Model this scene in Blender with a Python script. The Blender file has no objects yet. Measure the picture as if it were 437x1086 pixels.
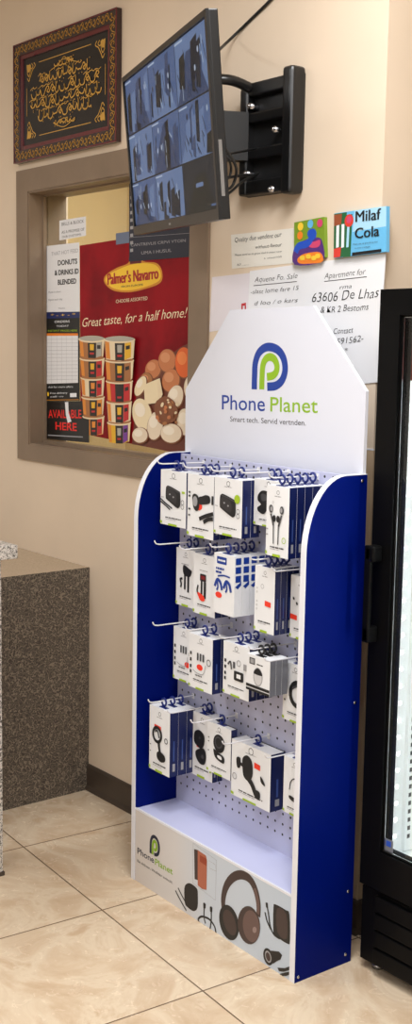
import bpy, bmesh, math, random
from mathutils import Vector, Matrix
random.seed(7)
scn = bpy.context.scene
COL = scn.collection
PI = math.pi

# ------------------------------------------------------------------ camera
IW, IH = 437.0, 1086.0
FPX = 1270.8
YAW, PITCH, ROLL = -0.8981, 0.1347, 0.0167
CP = Vector((1.6377, -2.2528, 1.5682))
F_ = Vector((math.sin(YAW)*math.cos(PITCH), math.cos(YAW)*math.cos(PITCH), -math.sin(PITCH)))
R0 = Vector((math.cos(YAW), -math.sin(YAW), 0)); U0 = R0.cross(F_)
R_ = R0*math.cos(ROLL) + U0*math.sin(ROLL)
U_ = -R0*math.sin(ROLL) + U0*math.cos(ROLL)
cd = bpy.data.cameras.new('camera'); cam = bpy.data.objects.new('camera', cd); COL.objects.link(cam)
cd.sensor_fit = 'VERTICAL'; cd.sensor_height = 24.0; cd.lens = FPX/IH*24.0; cd.clip_start = 0.02
cam.matrix_world = Matrix(((R_.x, U_.x, -F_.x, CP.x), (R_.y, U_.y, -F_.y, CP.y), (R_.z, U_.z, -F_.z, CP.z), (0, 0, 0, 1)))
scn.camera = cam

# ------------------------------------------------------------------ materials
def lin(c):
    return tuple(((v/255.0)/12.92 if v/255.0 <= .04045 else ((v/255.0+.055)/1.055)**2.4) for v in c)
MATS = {}
def mat(name, rgb, rough=.5, metal=0., spec=.5, emit=None, es=0., coat=0.):
    if name in MATS: return MATS[name]
    m = bpy.data.materials.new(name); m.use_nodes = True
    b = m.node_tree.nodes['Principled BSDF']
    c = lin(rgb)
    b.inputs['Base Color'].default_value = (*c, 1)
    b.inputs['Roughness'].default_value = rough
    b.inputs['Metallic'].default_value = metal
    b.inputs['Specular IOR Level'].default_value = spec
    b.inputs['Coat Weight'].default_value = coat
    if emit:
        b.inputs['Emission Color'].default_value = (*lin(emit), 1)
        b.inputs['Emission Strength'].default_value = es
    m.diffuse_color = (*c, 1)
    MATS[name] = m
    return m
class NT:
    def __init__(s, m): s.t = m.node_tree; s.b = s.t.nodes['Principled BSDF']
    def n(s, typ, **kw):
        o = s.t.nodes.new(typ)
        for k, v in kw.items(): setattr(o, k, v)
        return o
    def l(s, a, b): s.t.links.new(a, b)
    def math(s, op, a, b=None, c=None):
        o = s.n('ShaderNodeMath', operation=op)
        for i, v in enumerate((a, b, c)):
            if v is None: continue
            if isinstance(v, (int, float)): o.inputs[i].default_value = v
            else: s.l(v, o.inputs[i])
        return o.outputs[0]
    def mix(s, f, a, b):
        o = s.n('ShaderNodeMix', data_type='RGBA')
        if isinstance(f, (int, float)): o.inputs[0].default_value = f
        else: s.l(f, o.inputs[0])
        for i, v in ((6, a), (7, b)):
            if isinstance(v, tuple): o.inputs[i].default_value = (*lin(v), 1)
            else: s.l(v, o.inputs[i])
        return o.outputs[2]
    def noise(s, vec, scale, detail=3, rough=.5, dist=0.):
        o = s.n('ShaderNodeTexNoise'); o.inputs['Scale'].default_value = scale; o.inputs['Detail'].default_value = detail
        o.inputs['Roughness'].default_value = rough; o.inputs['Distortion'].default_value = dist
        if vec is not None: s.l(vec, o.inputs['Vector'])
        return o.outputs['Fac']
    def ramp(s, f, stops):
        o = s.n('ShaderNodeValToRGB'); e = o.color_ramp.elements
        while len(e) < len(stops): e.new(.5)
        for i, (p, c) in enumerate(stops): e[i].position = p; e[i].color = (*lin(c), 1)
        s.l(f, o.inputs[0]); return o.outputs[0]
    def bump(s, h, strength=.1, dist=.002):
        o = s.n('ShaderNodeBump'); o.inputs['Strength'].default_value = strength; o.inputs['Distance'].default_value = dist
        s.l(h, o.inputs['Height']); s.l(o.outputs[0], s.b.inputs['Normal'])
    def obj(s): return s.n('ShaderNodeTexCoord').outputs['Object']

def paint_mat(name, rgb, rough, var=.06, scale=2.5, bump=.08, bscale=180):
    m = mat(name, rgb, rough, spec=.3); t = NT(m); o = t.obj()
    dk = tuple(v*(1-var) for v in rgb); lt = tuple(min(255, v*(1+var*.4)) for v in rgb)
    t.l(t.ramp(t.noise(o, scale, 4), [(.3, dk), (.7, lt)]), t.b.inputs['Base Color'])
    t.bump(t.noise(o, bscale, 2), bump, .001)
    return m
M_WALL = paint_mat('beige_wall_paint', (224, 205, 182), .55, .03)
M_WALLN = paint_mat('off_white_wall_paint', (226, 222, 216), .6, .03)
M_ROOM = paint_mat('tan_back_room_paint', (212, 190, 142), .7, .03)
M_CEIL = paint_mat('ceiling_white', (238, 234, 226), .8)
M_TAUPE = paint_mat('taupe_painted_trim', (136, 117, 98), .42, .07, 6, .05, 120)
M_BASE = paint_mat('dark_brown_baseboard', (74, 63, 54), .38, .08, 8, .03)
M_BLIND = paint_mat('tan_roller_blind', (214, 186, 136), .8, .04, 3, .1, 300)

# floor tiles
T = .508
M_TILE = mat('beige_marble_tile', (215, 190, 155), .22, spec=.5)
t = NT(M_TILE); o = t.obj(); sx = t.n('ShaderNodeSeparateXYZ'); t.l(o, sx.inputs[0])
fx = t.math('DIVIDE', sx.outputs[0], T); fy = t.math('DIVIDE', sx.outputs[1], T)
def edge(f):
    q = t.math('FRACT', f); return t.math('MINIMUM', q, t.math('SUBTRACT', 1.0, q))
e = t.math('MINIMUM', edge(fx), edge(fy))
cell = t.n('ShaderNodeCombineXYZ'); t.l(t.math('FLOOR', fx), cell.inputs[0]); t.l(t.math('FLOOR', fy), cell.inputs[1])
wn = t.n('ShaderNodeTexWhiteNoise'); t.l(cell.outputs[0], wn.inputs['Vector'])
vadd = t.n('ShaderNodeVectorMath', operation='MULTIPLY_ADD'); t.l(wn.outputs['Color'], vadd.inputs[0]); vadd.inputs[1].default_value = (7, 7, 7); t.l(o, vadd.inputs[2])
vein = t.noise(vadd.outputs[0], 4.2, 7, .62, 1.6)
fine = t.noise(vadd.outputs[0], 26, 5, .6, .8)
c1 = t.ramp(vein, [(.28, (190, 158, 124)), (.45, (208, 182, 151)), (.56, (222, 202, 174)), (.68, (198, 168, 135))])
c2 = t.mix(t.math('MULTIPLY', fine, .35), c1, (226, 210, 188))
c3 = t.mix(t.math('LESS_THAN', e, .0042), c2, (112, 90, 70))
t.l(c3, t.b.inputs['Base Color'])
rr = t.math('MULTIPLY_ADD', fine, .12, .2); t.l(rr, t.b.inputs['Roughness'])
t.bump(t.math('MINIMUM', t.math('MULTIPLY', e, 120.0), 1.0), .4, .002)

# speckled laminate
def laminate(name, base, line, dark, scale, rough, fine=True):
    m = mat(name, base, rough); t = NT(m); o = t.obj()
    n1 = t.noise(o, scale, 1.5, .5, .6); n2 = t.noise(o, scale*2.3, 2)
    a = t.math('ABSOLUTE', t.math('SUBTRACT', n1, .5))
    c = t.ramp(a, [(.0, line), (.022, line), (.045, base), (.075, dark), (.10, dark), (.14, base)] if fine else [(.0, line), (.035, line), (.06, base), (.16, dark)])
    c = t.mix(t.math('MULTIPLY', n2, .3), c, base)
    t.l(c, t.b.inputs['Base Color']); return m
M_LAM = laminate('squiggle_speckled_laminate', (98, 89, 80), (150, 138, 122), (58, 52, 47), 78, .4)
M_LAMTOP = laminate('speckled_counter_top', (172, 152, 126), (178, 158, 132), (164, 145, 119), 70, .12)
M_GRAN = laminate('grey_granite_speckle', (176, 170, 162), (216, 210, 202), (60, 54, 50), 110, .3, False)

M_BLUE = mat('royal_blue_laminate', (0, 17, 100), .45, spec=.06)
M_EDGE = mat('white_edge_banding', (232, 234, 242), .4)
M_WHITE = mat('white_board', (218, 221, 232), .45, spec=.3)
M_SHELF = mat('white_shelf_laminate', (202, 206, 238), .4, spec=.3)
M_PEG = mat('white_pegboard', (194, 197, 226), .45)
t = NT(M_PEG); o = t.obj(); sx = t.n('ShaderNodeSeparateXYZ'); t.l(o, sx.inputs[0])
px_ = t.math('SUBTRACT', t.math('FRACT', t.math('MULTIPLY_ADD', sx.outputs[0], 1/.0312, .5-.1350/.0312+8)), .5)
pz_ = t.math('SUBTRACT', t.math('FRACT', t.math('MULTIPLY_ADD', sx.outputs[2], 1/.0289, .5-.2755/.0289+16)), .5)
dd = t.math('SQRT', t.math('ADD', t.math('POWER', t.math('MULTIPLY', px_, .0312), 2.0), t.math('POWER', t.math('MULTIPLY', pz_, .0289), 2.0)))
hole = t.math('LESS_THAN', dd, .0036)
hole = t.math('MULTIPLY', hole, t.math('GREATER_THAN', sx.outputs[2], .262))
t.l(t.mix(hole, (194, 197, 226), (26, 26, 34)), t.b.inputs['Base Color'])
M_SCREW = mat('steel_screw', (190, 190, 195), .25, 1.)
M_WIRE = mat('white_coated_wire', (232, 232, 236), .3)
M_TAB = mat('blue_plastic_hang_tab', (13, 34, 112), .35)
M_TABK = mat('black_plastic_hang_tab', (22, 22, 24), .4)
M_CARD = mat('white_gloss_carton', (236, 238, 241), .4, spec=.3)
M_CARDB = mat('dark_blue_carton_side', (13, 27, 82), .4)
M_CARDG = mat('grey_carton_side', (120, 122, 130), .4)
M_RED = mat('orange_red_sticker', (240, 62, 40), .5)
M_LIME = mat('lime_green_print', (164, 196, 40), .45)
M_LOGOB = mat('logo_blue_print', (18, 58, 150), .4)
M_LOGOG = mat('logo_green_print', (140, 184, 30), .4)
M_INK = mat('black_ink', (26, 26, 28), .5)
M_INKG = mat('dark_grey_print', (70, 70, 74), .5)
M_INKL = mat('light_grey_print', (160, 160, 164), .5)
M_BRN = mat('dark_brown_print', (66, 52, 50), .5)
M_BRN2 = mat('brown_highlight_print', (104, 82, 78), .5)
M_ORG = mat('copper_orange_print', (176, 102, 78), .5)
M_PAPER = mat('white_paper', (232, 232, 234), .7)
M_PAPERP = mat('pinkish_white_paper', (226, 220, 226), .7)
M_PAPERC = mat('cream_paper', (230, 226, 216), .7)
M_BLK = mat('black_satin_plastic', (17, 17, 18), .32)
M_BLKM = mat('black_matte_plastic', (22, 22, 23), .5)
M_COOL = mat('black_cooler_steel', (7, 7, 8), .45, spec=.12)
M_GASK = mat('black_rubber_gasket', (4, 4, 4), .6, spec=.08)
M_CHR = mat('bright_metal_trim', (170, 172, 176), .25, 1.)
M_RUB = mat('black_rubber_cable', (14, 14, 14), .5)
M_LINER = mat('white_cooler_liner', (235, 238, 240), .4)
M_LED = mat('led_emitter', (255, 255, 255), .4, emit=(245, 250, 255), es=30)
M_SLOT = mat('dark_slot', (50, 52, 56), .5)
M_GOLD = mat('gold_print', (206, 160, 72), .38, .25)
M_GOLDF = mat('gilt_relief', (196, 150, 66), .35, .6)
M_MAHOG = mat('dark_mahogany_gloss', (44, 20, 20), .22, coat=.3)
M_MAROON = mat('maroon_inner_moulding', (94, 22, 28), .25, coat=.3)
M_FIELD = mat('black_glossy_field', (24, 20, 22), .22)
# thin glass
def glass(name, tint=(250, 252, 250), gl=.08):
    m = bpy.data.materials.new(name); m.use_nodes = True; nt = m.node_tree
    for n in list(nt.nodes): nt.nodes.remove(n)
    out = nt.nodes.new('ShaderNodeOutputMaterial'); mx = nt.nodes.new('ShaderNodeMixShader'); tr = nt.nodes.new('ShaderNodeBsdfTransparent'); g = nt.nodes.new('ShaderNodeBsdfGlossy')
    tr.inputs[0].default_value = (*lin(tint), 1); g.inputs['Roughness'].default_value = .02; mx.inputs[0].default_value = gl
    nt.links.new(tr.outputs[0], mx.inputs[1]); nt.links.new(g.outputs[0], mx.inputs[2]); nt.links.new(mx.outputs[0], out.inputs[0])
    return m
M_GLASS = glass('clear_glass', gl=.05)
# kick panel background: printed beige to pale blue blend
M_KICK = mat('printed_panel_background', (210, 214, 222), .4)
t = NT(M_KICK); o = t.obj(); sx = t.n('ShaderNodeSeparateXYZ'); t.l(o, sx.inputs[0])
t.l(t.ramp(t.math('DIVIDE', sx.outputs[0], .739), [(.0, (214, 208, 204)), (.3, (216, 214, 214)), (.5, (202, 212, 224)), (1., (192, 206, 222))]), t.b.inputs['Base Color'])

# ------------------------------------------------------------------ mesh builder
class MB:
    def __init__(s): s.v = []; s.f = []; s.m = []; s.sm = []; s.mats = []
    def mi(s, m):
        if m not in s.mats: s.mats.append(m)
        return s.mats.index(m)
    def add(s, vs, fs, m, smooth=False):
        b = len(s.v); s.v.extend(Vector(v) for v in vs); k = s.mi(m)
        for f in fs: s.f.append([b+i for i in f]); s.m.append(k); s.sm.append(smooth)
    def box(s, x0, x1, y0, y1, z0, z1, m, sides=None):
        vs = [(x0,y0,z0),(x1,y0,z0),(x1,y1,z0),(x0,y1,z0),(x0,y0,z1),(x1,y0,z1),(x1,y1,z1),(x0,y1,z1)]
        fs = {'b':(0,3,2,1),'t':(4,5,6,7),'f':(0,1,5,4),'r':(1,2,6,5),'k':(2,3,7,6),'l':(3,0,4,7)}
        for k, f in fs.items():
            s.add([vs[i] for i in f], [(0,1,2,3)], (sides or {}).get(k, m))
        return s
    def rbox(s, x0, x1, y0, y1, z0, z1, m, r=.003, seg=2):
        bm = bmesh.new(); bmesh.ops.create_cube(bm, size=1)
        for v in bm.verts: v.co = Vector(((x0+x1)/2+v.co.x*(x1-x0), (y0+y1)/2+v.co.y*(y1-y0), (z0+z1)/2+v.co.z*(z1-z0)))
        bmesh.ops.bevel(bm, geom=bm.edges[:], offset=r, segments=seg, affect='EDGES', profile=.6)
        bm.verts.index_update(); s.add([v.co.copy() for v in bm.verts], [[v.index for v in f.verts] for f in bm.faces], m, False); bm.free()
        return s
    def prism(s, pts, d, m, mside=None):
        # closed polygon pts (3d, ccw seen from +d tip) extruded by vector d
        n = len(pts); d = Vector(d); P = [Vector(p) for p in pts]
        s.add([p for p in P], [list(range(n))[::-1]], m); s.add([p+d for p in P], [list(range(n))], m)
        for i in range(n):
            a, b = P[i], P[(i+1) % n]; s.add([a, b, b+d, a+d], [(0,1,2,3)], mside or m)
        return s
    def tube(s, path, r, m, seg=8, closed=False):
        P = [Vector(p) for p in path]; n = len(P); rings = []
        up = None
        for i in range(n):
            if closed: tg = (P[(i+1) % n]-P[i-1]).normalized()
            else: tg = (P[min(i+1, n-1)]-P[max(i-1, 0)]).normalized()
            if up is None:
                up = Vector((0,0,1)) if abs(tg.z) < .9 else Vector((1,0,0))
            sd = tg.cross(up).normalized(); up = sd.cross(tg).normalized()
            rings.append([P[i]+(sd*math.cos(2*PI*k/seg)+up*math.sin(2*PI*k/seg))*r for k in range(seg)])
        vs = [v for rg in rings for v in rg]; fs = []
        for i in range(n if closed else n-1):
            a = i*seg; b = ((i+1) % n)*seg
            for k in range(seg): fs.append((a+k, a+(k+1) % seg, b+(k+1) % seg, b+k))
        if not closed: fs.append(list(range(seg))[::-1]); fs.append([(n-1)*seg+k for k in range(seg)])
        s.add(vs, fs, m, True); return s
    def cyl(s, a, b, r, m, seg=16):
        return s.tube([a, b], r, m, seg)
    def build(s, name, parent=None, bevel=0.):
        me = bpy.data.meshes.new(name); me.from_pydata([tuple(v) for v in s.v], [], s.f)
        for q in s.mats: me.materials.append(q)
        me.polygons.foreach_set('material_index', s.m); me.polygons.foreach_set('use_smooth', s.sm)
        me.update()
        ob = bpy.data.objects.new(name, me); COL.objects.link(ob)
        if parent: ob.parent = parent
        if bevel:
            b = ob.modifiers.new('bevel', 'BEVEL'); b.width = bevel; b.segments = 2; b.limit_method = 'ANGLE'; b.angle_limit = .7
        return ob

_txt = {}
def text_geo(body, shear=0., bold=0.):
    k = (body, shear, bold)
    if k in _txt: return _txt[k]
    c = bpy.data.curves.new('tmp', 'FONT'); c.body = body; c.size = 1; c.shear = shear; c.offset = bold; c.resolution_u = 3
    ob = bpy.data.objects.new('tmp', c); COL.objects.link(ob)
    dg = bpy.context.evaluated_depsgraph_get(); dg.update()
    me = bpy.data.meshes.new_from_object(ob.evaluated_get(dg))
    vs = [(v.co.x, v.co.y) for v in me.vertices]; fs = [list(p.vertices) for p in me.polygons]
    bpy.data.objects.remove(ob); bpy.data.curves.remove(c); bpy.data.meshes.remove(me)
    x0 = min(v[0] for v in vs); x1 = max(v[0] for v in vs)
    _txt[k] = (vs, fs, x0, x1); return _txt[k]

class Art:
    """flat print on a plane: o origin, ex / ey in-plane axes (parent space), M parent's world matrix"""
    def __init__(s, o, ex, ey, M=None, lift=.0004, step=.00012, mb=None):
        s.o = Vector(o); s.ex = Vector(ex).normalized(); s.ey = Vector(ey).normalized(); s.n = s.ex.cross(s.ey).normalized()
        s.M = M or Matrix(); s.h = lift; s.step = step; s.mb = mb or MB()
    def p(s, a, b): return s.o + s.ex*a + s.ey*b + s.n*s.h
    def px(s, u, v):
        d = F_ + R_*((u-IW/2)/FPX) - U_*((v-IH/2)/FPX)
        o = s.M @ s.o; R3 = s.M.to_3x3(); n = R3 @ s.n
        q = CP + d*(((o-CP).dot(n))/d.dot(n)) - o
        return (q.dot(R3 @ s.ex), q.dot(R3 @ s.ey))
    def PX(s, pts): return [s.px(*q) for q in pts]
    def poly(s, pts, m):
        A = sum(pts[i-1][0]*pts[i][1]-pts[i][0]*pts[i-1][1] for i in range(len(pts)))
        if A < 0: pts = pts[::-1]
        s.mb.add([s.p(*q) for q in pts], [list(range(len(pts)))], m); s.h += s.step; return s
    def rect(s, x0, y0, x1, y1, m, r=0.):
        x0, x1 = min(x0, x1), max(x0, x1); y0, y1 = min(y0, y1), max(y0, y1)
        if r <= 0: return s.poly([(x0,y0),(x1,y0),(x1,y1),(x0,y1)], m)
        pts = []
        for cx, cy, a in ((x1-r,y0+r,-90),(x1-r,y1-r,0),(x0+r,y1-r,90),(x0+r,y0+r,180)):
            for k in range(5): w = math.radians(a+k*22.5); pts.append((cx+r*math.cos(w), cy+r*math.sin(w)))
        return s.poly(pts, m)
    def ell(s, cx, cy, rx, ry, m, rot=0., n=24):
        c, d = math.cos(rot), math.sin(rot)
        return s.poly([(cx+rx*math.cos(w)*c-ry*math.sin(w)*d, cy+rx*math.cos(w)*d+ry*math.sin(w)*c) for w in [2*PI*k/n for k in range(n)]], m)
    def stroke(s, pts, w, m, closed=False, taper=None):
        n = len(pts); L = []; Rr = []
        for i in range(n):
            a = pts[i-1] if (i > 0 or closed) else pts[i]; b = pts[(i+1) % n] if (i < n-1 or closed) else pts[i]
            dx, dy = b[0]-a[0], b[1]-a[1]; q = math.hypot(dx, dy) or 1; nx, ny = -dy/q, dx/q
            k = w/2*(taper[i] if taper else 1)
            L.append(s.p(pts[i][0]+nx*k, pts[i][1]+ny*k)); Rr.append(s.p(pts[i][0]-nx*k, pts[i][1]-ny*k))
        fs = []
        for i in range(n if closed else n-1):
            j = (i+1) % n; fs.append((i, n+i, n+j, j))
        s.mb.add(L+Rr, fs, m); s.h += s.step; return s
    def text(s, body, x, y, w, h, m, shear=0., bold=0., rot=0., jit=0., fat=0.):
        if fat:
            for k in (-1, 1, 0): s.text(body, x+fat*k*.5, y, w, h, m, shear, bold, rot, jit)
            return s
        """baseline start x,y; width w (None = natural), cap height h"""
        vs, fs, x0, x1 = text_geo(body, shear, bold)
        sy = h/.70; sx = (w/(x1-x0)) if w else sy
        c, d = math.cos(rot), math.sin(rot)
        out = []
        for a, b in vs:
            X, Y = (a-x0)*sx, b*sy
            if jit: Y += jit*h*(math.sin(a*2.1)+.6*math.sin(a*5.3+1)); X += jit*h*math.sin(b*4+a)*.5
            out.append(s.p(x+X*c-Y*d, y+X*d+Y*c))
        s.mb.add(out, fs, m); s.h += s.step; return s
    def ptext(s, body, a, b, hpx, m, **kw):
        """text whose baseline runs between photo points a and b on this plane, cap height hpx"""
        A = s.px(*a); B = s.px(*b); C = s.px(a[0], a[1]-hpx)
        return s.text(body, A[0], A[1], math.hypot(B[0]-A[0], B[1]-A[1]), abs(C[1]-A[1]), m, rot=math.atan2(B[1]-A[1], B[0]-A[0]), **kw)
    def build(s, name, parent=None): return s.mb.build(name, parent)

def spl(pts, n=6, closed=False):
    """Catmull-Rom through 2d or 3d points"""
    P = [Vector(p) for p in pts]; out = []; N = len(P)
    for i in range(N if closed else N-1):
        p0 = P[i-1] if (i > 0 or closed) else P[i]; p1 = P[i]; p2 = P[(i+1) % N]; p3 = P[(i+2) % N] if (i+2 < N or closed) else p2
        for k in range(n):
            t = k/n
            out.append(tuple(.5*((2*p1)+(p2-p0)*t+(2*p0-5*p1+4*p2-p3)*t*t+(3*p1-p0-3*p2+p3)*t**3)))
    if not closed: out.append(tuple(P[-1]))
    return out
def arc(cx, cy, rx, ry, a0, a1, n=14):
    return [(cx+rx*math.cos(math.radians(a0+(a1-a0)*k/n)), cy+ry*math.sin(math.radians(a0+(a1-a0)*k/n))) for k in range(n+1)]

def tag(o, label, cat, group=None):
    o['label'] = label; o['category'] = cat
    if group: o['group'] = group
    return o
def thing(name, label, cat, M=None, group=None):
    o = bpy.data.objects.new(name, None); COL.objects.link(o); o.empty_display_size = .05
    if M is not None: o.matrix_world = M
    return tag(o, label, cat, group)
def struct(mb, name, parent=None):
    o = mb.build(name, parent)
    if not parent: o['kind'] = 'structure'
    return o

# ------------------------------------------------------------------ room shell
XC = -.503                      # the outside corner where the back wall turns into the cooler's recess
WX0, WX1, WZ0, WZ1 = -2.322, -1.190, 1.151, 2.200      # window casing
OX0, OX1, OZ0, OZ1 = -2.241, -1.279, 1.209, 2.121      # its opening
CEIL = 2.95
b = MB(); 
b.box(-3.6, OX0, 0, .16, 0, CEIL, M_WALL); b.box(OX1, XC, 0, .16, 0, CEIL, M_WALL)
b.box(OX0, OX1, 0, .16, 0, OZ0, M_WALL); b.box(OX0, OX1, 0, .16, OZ1, CEIL, M_WALL)
struct(b, 'wall_back')
struct(MB().box(XC-.14, XC, .16, .78, 0, CEIL, M_WALL), 'wall_recess_side')
struct(MB().box(XC-.14, 2.9, .78, .9, 0, CEIL, M_WALL), 'wall_recess_back')
struct(MB().box(-3.7, -3.6, -5.2, .16, 0, CEIL, M_WALLN), 'wall_left')
struct(MB().box(-3.7, 3., -5.3, -5.2, 0, CEIL, M_WALLN), 'wall_front')
struct(MB().box(2.9, 3., -5.2, .9, 0, CEIL, M_WALLN), 'wall_right')
struct(MB().box(-3.7, 3., -5.3, .9, CEIL, CEIL+.1, M_CEIL), 'ceiling')
fl = MB().box(-6, 6, -6, 6, -.05, 0, M_TILE).build('floor'); fl['kind'] = 'structure'
fl.location = (-1.5361, -.4397, 0); fl.rotation_euler = (0, 0, -.0758)
# baseboards
prof = [(0, 0), (-.014, 0), (-.014, .012), (-.009, .02), (-.009, .086), (-.005, .094), (0, .096)]
b = MB(); b.prism([(-1.838, y, z) for y, z in prof], (XC+1.838+.009, 0, 0), M_BASE); struct(b, 'baseboard_back')
b = MB(); b.prism([(XC-y, .0, z) for y, z in prof][::-1], (0, .78, 0), M_BASE); struct(b, 'baseboard_recess')
# clear corner guard on the outside corner
b = MB(); b.box(XC-.036, XC+.002, -.002, 0, .10, 1.318, mat('tan_corner_guard', (206, 180, 148), .35)); b.box(XC, XC+.002, 0, .036, .10, 1.318, MATS['tan_corner_guard'])
b.box(XC-.036, XC+.0025, -.0028, 0, 1.318, 1.322, M_EDGE)
struct(b, 'trim_1')
# window
b = MB()
cz = [(-.018, 0)]
def frame_ring(b, x0, x1, z0, z1, X0, X1, Z0, Z1, y0, y1, m):
    b.prism([(x0,y1,z0),(X0,y1,Z0),(X0,y1,Z1),(x0,y1,z1)][::-1], (0, y0-y1, 0), m)
    b.prism([(x1,y1,z0),(X1,y1,Z0),(X1,y1,Z1),(x1,y1,z1)], (0, y0-y1, 0), m)
    b.prism([(x0,y1,z1),(X0,y1,Z1),(X1,y1,Z1),(x1,y1,z1)][::-1], (0, y0-y1, 0), m)
    b.prism([(x0,y1,z0),(X0,y1,Z0),(X1,y1,Z0),(x1,y1,z0)], (0, y0-y1, 0), m)
frame_ring(b, WX0, WX1, WZ0, WZ1, OX0, OX1, OZ0, OZ1, -.010, 0, M_TAUPE)
win = b.build('window_1', bevel=.0012); win['kind'] = 'structure'
b = MB()
frame_ring(b, OX0, OX1, OZ0, OZ1, OX0+.006, OX1-.006, OZ0+.006, OZ1-.006, -.006, .15, M_TAUPE); b.build('window_jamb', win)
b = MB(); frame_ring(b, OX0+.006, OX1-.006, OZ0+.006, OZ1-.006, OX0+.012, OX1-.012, OZ0+.016, OZ1-.012, .05, .062, M_TAUPE); b.build('window_stop', win)
MB().box(OX0+.006, OX1-.006, .0670, .0710, OZ0+.006, OZ1-.006, M_GLASS).build('window_pane', win)
# the lit room beyond the glass
b = MB()
b.box(-3.0, -.66, .95, 1.0, .7, 2.6, M_ROOM); b.box(-3.05, -3.0, .16, 1.0, .7, 2.6, M_ROOM); b.box(-.68, -.645, .16, .95, .7, 2.6, M_ROOM)
b.box(-3.0, -.66, .16, 1.0, 2.6, 2.65, M_CEIL); b.box(-3.0, -.66, .16, 1.0, .65, .7, M_ROOM)
struct(b, 'wall_back_room')

# ------------------------------------------------------------------ counters
c = thing('service_counter', 'low dark grey squiggle-speckled counter standing against the beige wall', 'counter', Matrix.Translation((-1.838, 0, 0)))
MB().box(-.75, 0, -1.0, -.0005, 0, .785, M_LAM).build('counter_body', c, .003)
MB().box(-.75, .001, -1.0, -.0005, .785, .808, M_LAM, {'t': M_LAMTOP}).build('counter_top', c)
c = thing('granite_counter', 'taller grey granite-look counter corner with overhanging slab at left edge', 'counter', Matrix.Translation((-1.393, -.592, 0)))
MB().box(-.16, 0, -.9, 0, 0, .965, M_GRAN).build('counter_body', c, .003)
MB().rbox(-.20, .046, -.94, .03, .965, 1.005, M_GRAN, .004).build('counter_top', c)
MB().box(-.165, .004, -.905, .004, 0, .012, M_BASE).build('plinth', c)

# ------------------------------------------------------------------ display stand
SA = -.0259; SW = .7393; SD = .1953
SM = Matrix.Translation((-1.152, -.2939, 0)) @ Matrix.Rotation(SA, 4, 'Z')
st = thing('retail_display_stand', 'blue-sided white floor display stand with peg hooks and peaked white header', 'display stand', SM)
STH = 1.272; PT = .018
def side_profile(inset=0.):
    i = inset
    pts = [(i, i)] if i else [(0, 0)]
    # (v, z) outline: front bottom -> up front -> rounded shoulder -> back top -> back bottom
    pts = [(i, 0), (i, 1.085)]
    cx, cz, rx, rz = .125, 1.085, .125-i, .187-i
    for k in range(1, 13):
        w = PI - PI/2*k/12; pts.append((cx+rx*math.cos(w), cz+rz*math.sin(w)))
    pts += [(SD, STH-i), (SD, 0)]
    return pts
for side in (0, 1):
    x = 0 if side == 0 else SW-PT
    b = MB(); pr = side_profile(.0012)
    b.prism([(x, v, z) for v, z in pr], (PT, 0, 0), M_BLUE)
    sp = b.build('side_panel', st)
    b = MB(); pr0 = side_profile(0); pr1 = side_profile(.0014)
    for i in range(len(pr0)-2):
        a, c_, d, e_ = pr0[i], pr0[i+1], pr1[i+1], pr1[i]
        b.prism([(x-.0003, *a), (x-.0003, *c_), (x-.0003, *d), (x-.0003, *e_)], (PT+.0006, 0, 0), M_EDGE)
    b.build('edge_banding', sp)
    if side == 1:
        A = Art((SW, 0, 0), (0, 1, 0), (0, 0, 1), SM)
        for u, v in ((384, 510), (376, 745), (369, 945), (366, 1012), (316, 1036)):
            y, z = A.px(u, v); bb = MB(); bb.tube([(SW-.001, y, z), (SW+.0012, y, z), (SW+.0022, y, z)], .0042, M_SCREW, 12); bb.build('screw', sp)
MB().box(PT, SW-PT, .150, .158, .20, 1.268, M_PEG).build('pegboard', st)
MB().box(PT, SW-PT, .004, .150, .2065, .2225, M_SHELF).build('bottom_shelf', st)
kp = MB().box(PT, SW-PT, .002, .010, 0, .2235, M_KICK, {'t': M_EDGE, 'b': M_EDGE}).build('kick_panel', st)
MB().box(PT, SW-PT, .0015, .0035, .2195, .2255, M_EDGE).build('edge_strip', kp)
# header board
HV = .184
hp = [(-.006, .9), (SW-.006, .9), (SW-.004, 1.474), (.536, 1.683), (.194, 1.678), (-.010, 1.453)]
b = MB(); b.prism([(x, HV+.010, z) for x, z in hp][::1], (0, -.010, 0), M_WHITE, M_EDGE); hd = b.build('header_board', st)
def brand_logo(A, cx, cy, k, mo, mi):
    # outer arch and inner letter shape; cx,cy = foot of the outer left leg; k = height
    w = .125*k
    A.stroke([(cx, cy)] + [(cx, cy+.55*k)] + arc(cx+.42*k, cy+.56*k, .42*k, .37*k, 180, 0, 16)[1:] + [(cx+.84*k, cy+.44*k)] + arc(cx+.34*k, cy+.44*k, .5*k, .40*k, 0, -90, 10)[1:], w, mo)
    A.stroke([(cx+.20*k, cy), (cx+.20*k, cy+.5*k)] + arc(cx+.42*k, cy+.54*k, .22*k, .20*k, 180, 0, 12)[1:] + [(cx+.64*k, cy+.47*k)] + arc(cx+.36*k, cy+.47*k, .28*k, .22*k, 0, -90, 8)[1:], w, mi)
A = Art((0, HV, 0), (1, 0, 0), (0, 0, 1), SM)
q = lambda x, y: (225+x/3.64, 350+y/3.64)
a0 = A.px(*q(163, 228)); a1 = A.px(*q(222, 58)); a2 = A.px(*q(290, 150))
def logo_px(A, q, mo, mi):
    out = spl([A.px(*q(*p)) for p in ((163,229),(164,180),(167,128),(180,90),(203,69),(228,66),(255,78),(274,104),(282,140),(279,172),(266,200),(243,216),(213,219))], 5)
    A.stroke(out, .024*A.k, mo)
    inn = spl([A.px(*q(*p)) for p in ((192,229),(193,185),(196,140),(205,115),(222,104),(240,112),(250,134),(249,158),(236,175),(212,181))], 5)
    A.stroke(inn, .022*A.k, mi)
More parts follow.
